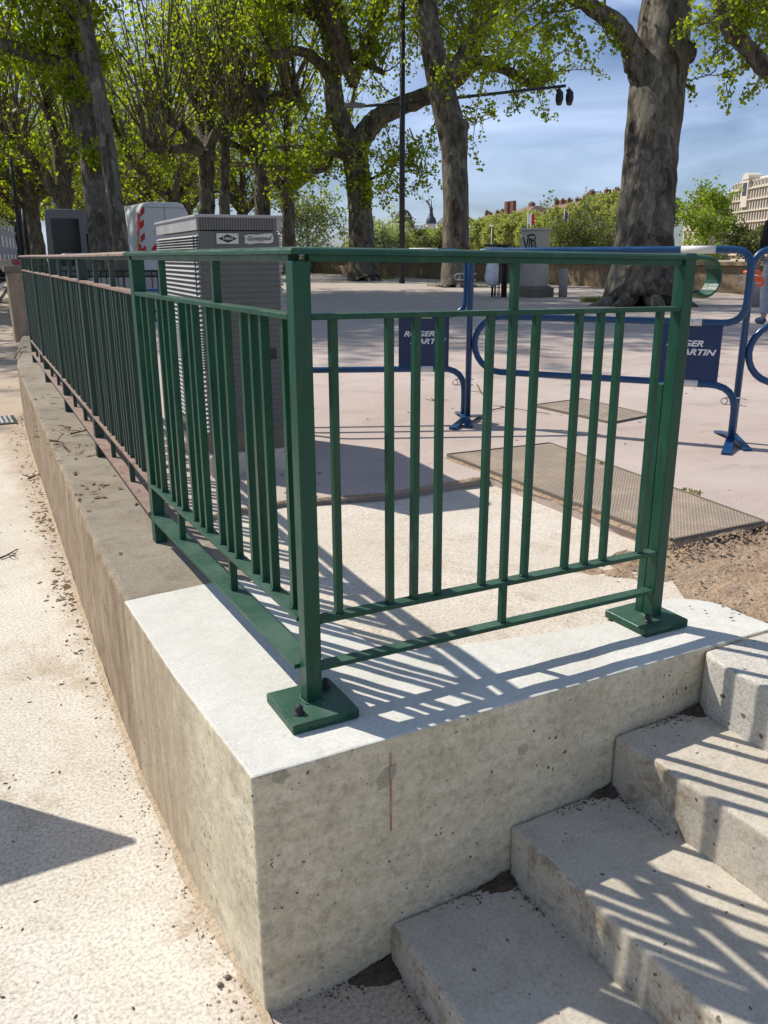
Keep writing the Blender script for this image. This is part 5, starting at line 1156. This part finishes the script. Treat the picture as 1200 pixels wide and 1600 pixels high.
# ------------------------------------------------------------------ passer-by at the right edge
def skin_chain(bm_pts, edges, radii, name, mat, parent=None, root=0, sub=2):
    me = bpy.data.meshes.new(name); me.from_pydata(bm_pts, edges, []); o = bpy.data.objects.new(name, me); COL.objects.link(o)
    md = o.modifiers.new('skin', 'SKIN'); md.use_smooth_shade = True
    for i, r in enumerate(radii):
        v = me.skin_vertices[0].data[i]; v.radius = (r, r) if not isinstance(r, tuple) else r; v.use_root = (i == root)
    s_ = o.modifiers.new('sub', 'SUBSURF'); s_.levels = sub; s_.render_levels = sub
    dg = bpy.context.evaluated_depsgraph_get(); m2 = bpy.data.meshes.new_from_object(o.evaluated_get(dg)); o.modifiers.clear(); o.data = m2; m2.materials.clear(); m2.materials.append(M[mat]); m2.name = name
    for p_ in m2.polygons: p_.use_smooth = True
    if parent: o.parent = parent
    return o
pp = Vector(gp(1203, 506)); per = thing('person', 'person in a black jacket and grey jeans at the right edge, seen from behind', 'person', (pp.x, pp.y, 0), -YAW+.2)
body = [(0, 0, .93), (0, .01, 1.10), (0, .0, 1.32), (0, .0, 1.44), (0, .01, 1.53), (0, .02, 1.62), (0, .02, 1.73),
        (-.10, 0, .90), (-.12, .03, .48), (-.14, -.03, .09), (.10, 0, .90), (.13, -.05, .48), (.15, -.12, .09), (-.14, .08, .04), (.15, -.01, .04),
        (-.19, 0, 1.40), (-.25, -.02, 1.14), (-.22, .10, .93), (.19, 0, 1.40), (.25, -.02, 1.14), (.22, .10, .93)]
be = [(0, 1), (1, 2), (2, 3), (3, 4), (4, 5), (5, 6), (0, 7), (7, 8), (8, 9), (9, 13), (0, 10), (10, 11), (11, 12), (12, 14), (3, 15), (15, 16), (16, 17), (3, 18), (18, 19), (19, 20)]
br_ = [(.15, .11), (.13, .10), (.17, .11), (.12, .09), (.055, .055), (.085, .10), (.06, .07), (.09, .09), (.062, .062), (.04, .04), (.09, .09), (.062, .062), (.04, .04), .035, .035, (.06, .06), .045, .034, (.06, .06), .045, .034]
bo = skin_chain(body, be, br_, 'body', 'skin', per)
for sx, wy in ((-.22, .10), (.22, .10)):
    hp_ = [(sx, wy, .93), (sx, wy+.03, .87), (sx+.0, wy+.04, .83)]; he = [(0, 1), (1, 2)]; hr = [.026, .036, .03]
    for k, (dx, ln) in enumerate(((-.027, .055), (-.009, .065), (.009, .062), (.027, .05))):
        b0 = len(hp_); hp_ += [(sx+dx, wy+.05, .81), (sx+dx, wy+.055, .81-ln*.5), (sx+dx, wy+.045, .81-ln)]; he += [(2, b0), (b0, b0+1), (b0+1, b0+2)]; hr += [.010, .0095, .008]
    b0 = len(hp_); s__ = -1 if sx > 0 else 1; hp_ += [(sx+s__*.035, wy+.05, .86), (sx+s__*.045, wy+.07, .83)]; he += [(1, b0), (b0, b0+1)]; hr += [.011, .009]
    skin_chain(hp_, he, hr, 'hand', 'skin', per, sub=1)
skin_chain([(0, 0, .88), (0, .01, 1.08), (0, 0, 1.30), (0, 0, 1.43), (0, .01, 1.48), (-.20, 0, 1.40), (-.27, -.02, 1.14), (-.235, .09, .95), (.20, 0, 1.40), (.27, -.02, 1.14), (.235, .09, .95)], [(0, 1), (1, 2), (2, 3), (3, 4), (3, 5), (5, 6), (6, 7), (3, 8), (8, 9), (9, 10)], [(.19, .14), (.18, .135), (.21, .14), (.15, .12), .075, .085, .068, .05, .085, .068, .05], 'jacket', 'black_cloth', per)
skin_chain([(0, 0, .95), (-.10, 0, .86), (-.12, .03, .48), (-.14, -.03, .12), (.10, 0, .86), (.13, -.05, .48), (.15, -.12, .12)], [(0, 1), (1, 2), (2, 3), (0, 4), (4, 5), (5, 6)], [(.165, .13), .11, .08, .062, .11, .08, .062], 'jeans', 'jeans_grey', per)
for sx, y in ((-.14, .0), (.15, -.09)):
    skin_chain([(sx, y-.07, .05), (sx, y+.03, .055), (sx, y+.14, .04)], [(0, 1), (1, 2)], [.045, .055, .042], 'shoe', 'shoe_blue', per, sub=2)
skin_chain([(0, .0, 1.60), (0, .0, 1.68), (0, .01, 1.745)], [(0, 1), (1, 2)], [.085, .098, .07], 'hair', 'hair', per)
m = MB(); m.lathe((0, .115, 1.615), [(.001, .018), (.012, .008), (.014, -.012), (.001, -.02)], 8); m.build('nose', 'skin', per)

# ------------------------------------------------------------------ litter, soil, twigs
rs = np.random.default_rng(5)
def scatter(name, label, pts, size, mat, flat=.15, cat='litter', elong=2.2, hgt=.5):
    m = MB()
    for (x, y, z) in pts:
        a = rs.random()*6.28; s_ = size*(.4+1.1*rs.random()); c, sn = math.cos(a), math.sin(a); h = s_*flat
        V = []
        for (u, v) in ((-.5*elong, 0), (-.1, .45), (.5*elong*rs.uniform(.5, 1), rs.uniform(-.1, .1)), (0, -.45)):
            V.append((x+(u*c-v*sn)*s_, y+(u*sn+v*c)*s_, z+h*rs.uniform(0, hgt)))
        V.append((x, y, z+h)); m.add(V, [(0, 3, 4), (3, 2, 4), (2, 1, 4), (1, 0, 4)])
    o = m.build(name, mat, fix=False); tag(o, label, cat, kind='stuff'); return o
pts = []
for _ in range(900):
    y = rs.uniform(-.25, 8); w_ = abs(rs.normal(0, .045)); pts.append((outx(y)-.01-w_, y, ZP+.001))
scatter('soil_crumbs', 'brown soil crumbs gathered along the foot of the wall', pts, .006, 'pale_soil', .5, 'soil', 1.3)
pts = [(rs.uniform(-1.1, -.3), rs.uniform(-.6, 9), ZP+.001) for _ in range(200)]; scatter('dry_litter', 'bits of dry leaf and bark scattered on the pavement', pts, .007, 'twig_brown', .3)
pts = [(outx(y)-abs(rs.normal(0, .06))-.01, y, ZP+.001) for y in np.concatenate([rs.uniform(1.5, 8, 160), rs.normal(2.6, .12, 60), rs.normal(3.9, .2, 60)])]; scatter('dead_leaves', 'dead leaves and catkins caught against the old wall', pts, .015, 'dry_leaf', .3)
pts = [(rs.uniform(.1, 1.0), rs.uniform(1.55, 3), .002) for _ in range(60)]+[(rs.uniform(1.2, 12), rs.uniform(1.6, 16), .002) for _ in range(700)]; scatter('plaza_litter', 'small dark leaf bits strewn over the pink plaza', pts, .011, 'twig_brown', .25)
pts = [(rs.uniform(-.2, .1), y, -.004) for y in np.concatenate([rs.normal(2.15, .12, 30), rs.normal(3.0, .14, 34), rs.normal(3.7, .12, 30), rs.uniform(1, 8, 40)])]; scatter('wall_litter', 'dry straw and seed fluff lying on top of the old wall', pts, .018, 'dry_leaf', .3)
# soil in the step corners
def heap(name, label, c, rx_, ry_, h, mat, seed, z, clampx=None, clampy=None):
    from mathutils import noise as mn
    m = MB(); n = 26; V = []; ok = {}
    for i in range(n+1):
        for j in range(n+1):
            u, v = -1+2*i/n, -1+2*j/n; rr = math.sqrt(u*u+v*v); x, y = c[0]+u*rx_, c[1]+v*ry_; e = max(0, 1-rr**1.3)
            nz = mn.noise(Vector((x*38, y*38, seed)))*.5+mn.noise(Vector((x*110, y*110, seed)))*.35
            V.append((min(x, clampx) if clampx is not None else x, min(y, clampy) if clampy is not None else y, z-.004+h*e*(.8+nz)+(.006*nz if e > 0 else -.006)))
    m.add(V, [(i*(n+1)+j, (i+1)*(n+1)+j, (i+1)*(n+1)+j+1, i*(n+1)+j+1) for i in range(n) for j in range(n)], True)
    o = m.build(name, mat, fix=False); tag(o, label, 'soil', kind='stuff'); return o
for i, (x, z) in enumerate(((.430, -.501), (.750, -.355), (1.048, -.198), (.095, ZP))):
    heap('dark_soil_heap', ['dark soil in the corner of the lowest step', 'dark soil in the corner of the second step', 'dark soil in the corner of the third step', 'dark soil at the foot of the lowest step'][i], (x, -.200), (.10, .08, .08, .13)[i], (.05, .045, .05, .06)[i], (.022, .02, .018, .026)[i], 'dark_soil', i*3.1, z, x+.01, -.1985)
pts = []
for xa, z in ((.432, -.501), (.752, -.355), (1.048, -.198), (.098, ZP)):
    for _ in range(150): u = abs(rs.normal(0, .10)); v = abs(rs.normal(0, .02)); pts.append((xa-u, -.1985-v-.002, z+.001))
    for _ in range(60): v = abs(rs.normal(0, .10)); pts.append((xa-.004-abs(rs.normal(0, .006)), -.205-v, z+.001))
scatter('dark_crumbs', 'dark earth crumbs along the joint between wall and steps', pts, .0045, 'dark_soil', .6, 'soil', 1.2)
pts = [(rs.uniform(.05, 3.), rs.uniform(-2, -.25), ) for _ in range(10)]
# soil bank at the foot of the wall on the pavement side
mm = MB(); from mathutils import noise as mn2
N1, N2 = 240, 8; V = []
for i in range(N1+1):
    y = -.28+i*(8.3/N1); 
    for j in range(N2+1):
        u = j/N2; wdt = .026+.022*mn2.noise(Vector((y*2.2, 0, 3)))+.012*mn2.noise(Vector((y*14, 1, 3))); x = outx(y)+.004-u*max(.015, wdt)
        V.append((x, y, ZP-.002+.016*(1-u)**1.5*(1+.8*mn2.noise(Vector((x*60, y*25, 0))))+.003*mn2.noise(Vector((x*150, y*150, 5)))*(u < 1)-.003*(u == 1)))
mm.add(V, [(i*(N2+1)+j, (i+1)*(N2+1)+j, (i+1)*(N2+1)+j+1, i*(N2+1)+j+1) for i in range(N1) for j in range(N2)], True); o = mm.build('soil_bank', 'pale_soil', fix=False); tag(o, 'narrow bank of reddish soil along the foot of the wall', 'soil', kind='stuff')
def soil_line(name, label, pl, wid, h, z, seed):
    P = fillet(pl, .02, 3); D = []
    for a, b_ in zip(P[:-1], P[1:]):
        L_ = (b_-a).length; k = max(1, int(L_/.02)); D += [a+(b_-a)*(i/k) for i in range(k)]
    m = MB(); V = []; n = 6
    for i, p in enumerate(D):
        t_ = (D[min(i+1, len(D)-1)]-D[max(i-1, 0)]).normalized(); nn = Vector((-t_.y, t_.x, 0)); w_ = wid*(.55+.9*abs(mn2.noise(Vector((p.x*3, p.y*3, seed))))+.3*mn2.noise(Vector((p.x*20, p.y*20, seed))))
        for j in range(n+1):
            u = -1+2*j/n; q = p+nn*u*w_; V.append((q.x, q.y, z-.003+h*(1-u*u)*(.6+.9*abs(mn2.noise(Vector((q.x*45, q.y*45, seed)))))))
    m.add(V, [(i*(n+1)+j, (i+1)*(n+1)+j, (i+1)*(n+1)+j+1, i*(n+1)+j+1) for i in range(len(D)-1) for j in range(n)], True); o = m.build(name, 'soil', fix=False); tag(o, label, 'soil', kind='stuff')
soil_line('edge_dirt', 'line of brown dirt where the rough slab meets the pink paving', [(.14, 1.53, 0), (.55, 1.60, 0), (1.0, 1.495, 0), (1.56, 1.525, 0)], .022, .010, -.004, 2)
soil_line('cover_dirt', 'brown dirt packed along the studded cover near the railing', [(1.575, 1.93, 0), (1.570, .9, 0), (1.56, .43, 0), (2.06, .415, 0), (2.9, .43, 0)], .020, .012, -.001, 5)
soil_line('seam_dirt', 'thin brown dirt on the far edge of the studded cover', [(1.6, 1.96, 0), (2.24, 1.92, 0), (2.06, .42, 0)], .012, .007, .001, 8)
# crumbly dirt right of the access cover
V = []; n1, n2 = 130, 60
mm = MB()
for i in range(n1+1):
    for j in range(n2+1):
        x = 1.06+2.6*i/n1; y = -.14+.60*j/n2; V.append((x, y, -.038-.014*max(0, 1-(x-1.06)/.35)+.018*max(0, (j/n2-.5))*(1+mn2.noise(Vector((x*9, y*9, 2))))*2+.008*mn2.noise(Vector((x*16, y*16, 0)))+.006*mn2.noise(Vector((x*55, y*55, 0)))))
mm.add(V, [(i*(n2+1)+j, (i+1)*(n2+1)+j, (i+1)*(n2+1)+j+1, i*(n2+1)+j+1) for i in range(n1) for j in range(n2)], True); o = mm.build('loose_soil', 'soil', fix=False); tag(o, 'trodden sandy soil right of the railing foot', 'soil', kind='stuff')
pts = [(rs.uniform(1.5, 3.4), .40-abs(rs.normal(0, .05)), -.008) for _ in range(500)]; scatter('soil_clods', 'clods of crumbly soil along the edge of the studded cover', pts, .014, 'soil', .7, 'soil', 1.2)
pts = [(rs.uniform(1.2, 3.4), rs.uniform(-.1, .4), -.022) for _ in range(260)]; scatter('soil_clods', 'small stones and bark bits on the sandy soil', pts, .009, 'twig_brown', .5, 'soil', 1.6)
# fallen twigs
def twig(pl, label, r=.004):
    m = MB(); P = fillet(pl, .03, 3); m.tube(P, [r*(1-.6*i/len(P)) for i in range(len(P))], 5)
    for k in range(3):
        i = rnd.randrange(1, len(P)-1); d = Vector((rnd.uniform(-1, 1), rnd.uniform(-1, 1), .15)).normalized(); m.tube([P[i], P[i]+d*.05, P[i]+d*.08+Vector((.01, .01, -.004))], r*.5, 4)
    tag(m.build('twig', 'twig_brown'), label, 'twig', 'fallen twigs')
a = gp(690, 623); twig([gp(765, 641, .01), gp(790, 636, .012), gp(860, 647, .01)], 'long thin fallen twig near the barrier foot, behind the front railing')
twig([gp(745, 600, .01), gp(752, 614, .012), gp(762, 624, .01)], 'short fallen twig beside the barrier leg')
twig([gp(674, 622, .01), gp(682, 628, .012), gp(690, 634, .01)], 'tiny fallen twig left of the barrier foot')
twig([gp(110, 678, .012), gp(135, 672, .016), gp(150, 676, .012)], 'fallen twig on the old wall top near the crack', .005)
twig([gp(78, 688, .012), gp(95, 690, .014), gp(105, 702, .012)], 'dark knobbly twig hanging over the old wall top', .005)
twig([gp(22, 560, .02), gp(32, 545, .022), gp(44, 540, .02)], 'branched twig at the far end of the old wall', .006)
twig([gp(0, 872, ZP+.01), gp(14, 866, ZP+.012), gp(26, 858, ZP+.01)], 'small bark stick on the pavement at the left edge', .006)
twig([gp(44, 748, ZP+.015), gp(54, 744, ZP+.02), gp(62, 740, ZP+.015)], 'dark stick lying against the foot of the old wall', .008)
# pebbles
for px, py, lab in ((344, 1540, 'small grey pebble in the soil at the wall corner'), (356, 1528, 'round pebble right of the other near the wall corner')):
    p = gp(px, py, ZP); m = MB(); m.lathe((p[0], p[1], ZP-.002), [(.0005, 0), (.006, .001), (.008, .005), (.005, .009), (.0005, .010)], 9); tag(m.build('pebble', 'plinth_stone'), lab, 'pebble', 'pebbles')
# grass tufts round the trees and cover
def tuft(c, n, r, h):
    V = []; 
    for _ in range(n):
        a = rs.random()*6.28; q = rs.random()**.5*r; x, y = c[0]+q*math.cos(a), c[1]+q*math.sin(a); l = h*(.5+rs.random()); dx, dy = rs.normal(0, .35, 2)*l; w_ = .004+.004*rs.random(); b = rs.random()*6.28
        V.append([(x-w_*math.cos(b), y-w_*math.sin(b), c[2]), (x+w_*math.cos(b), y+w_*math.sin(b), c[2]), (x+dx+.001, y+dy, c[2]+l), (x+dx, y+dy, c[2]+l)])
    return np.array(V).reshape(-1, 3)
Vs = np.concatenate([tuft((*gp(1075, 770)[:2], 0), 70, .06, .010), tuft((*gp(945, 728)[:2], 0), 60, .03, .02), tuft((*gp(590, 436)[:2], 0), 900, .9, .10), tuft((*gp(930, 471)[:2], 0), 700, .35, .09), tuft((*gp(560, 438)[:2], 0), 300, .6, .07), tuft((*gp(740, 448)[:2], 0), 400, .6, .08), tuft((*gp(690, 447)[:2], 0), 300, .5, .08)])
g_o = npmesh('grass', Vs, np.arange(len(Vs)).reshape(-1, 4), 'grass_blade'); tag(g_o, 'short grass tufts at the tree feet and along the studded cover', 'grass', kind='stuff')
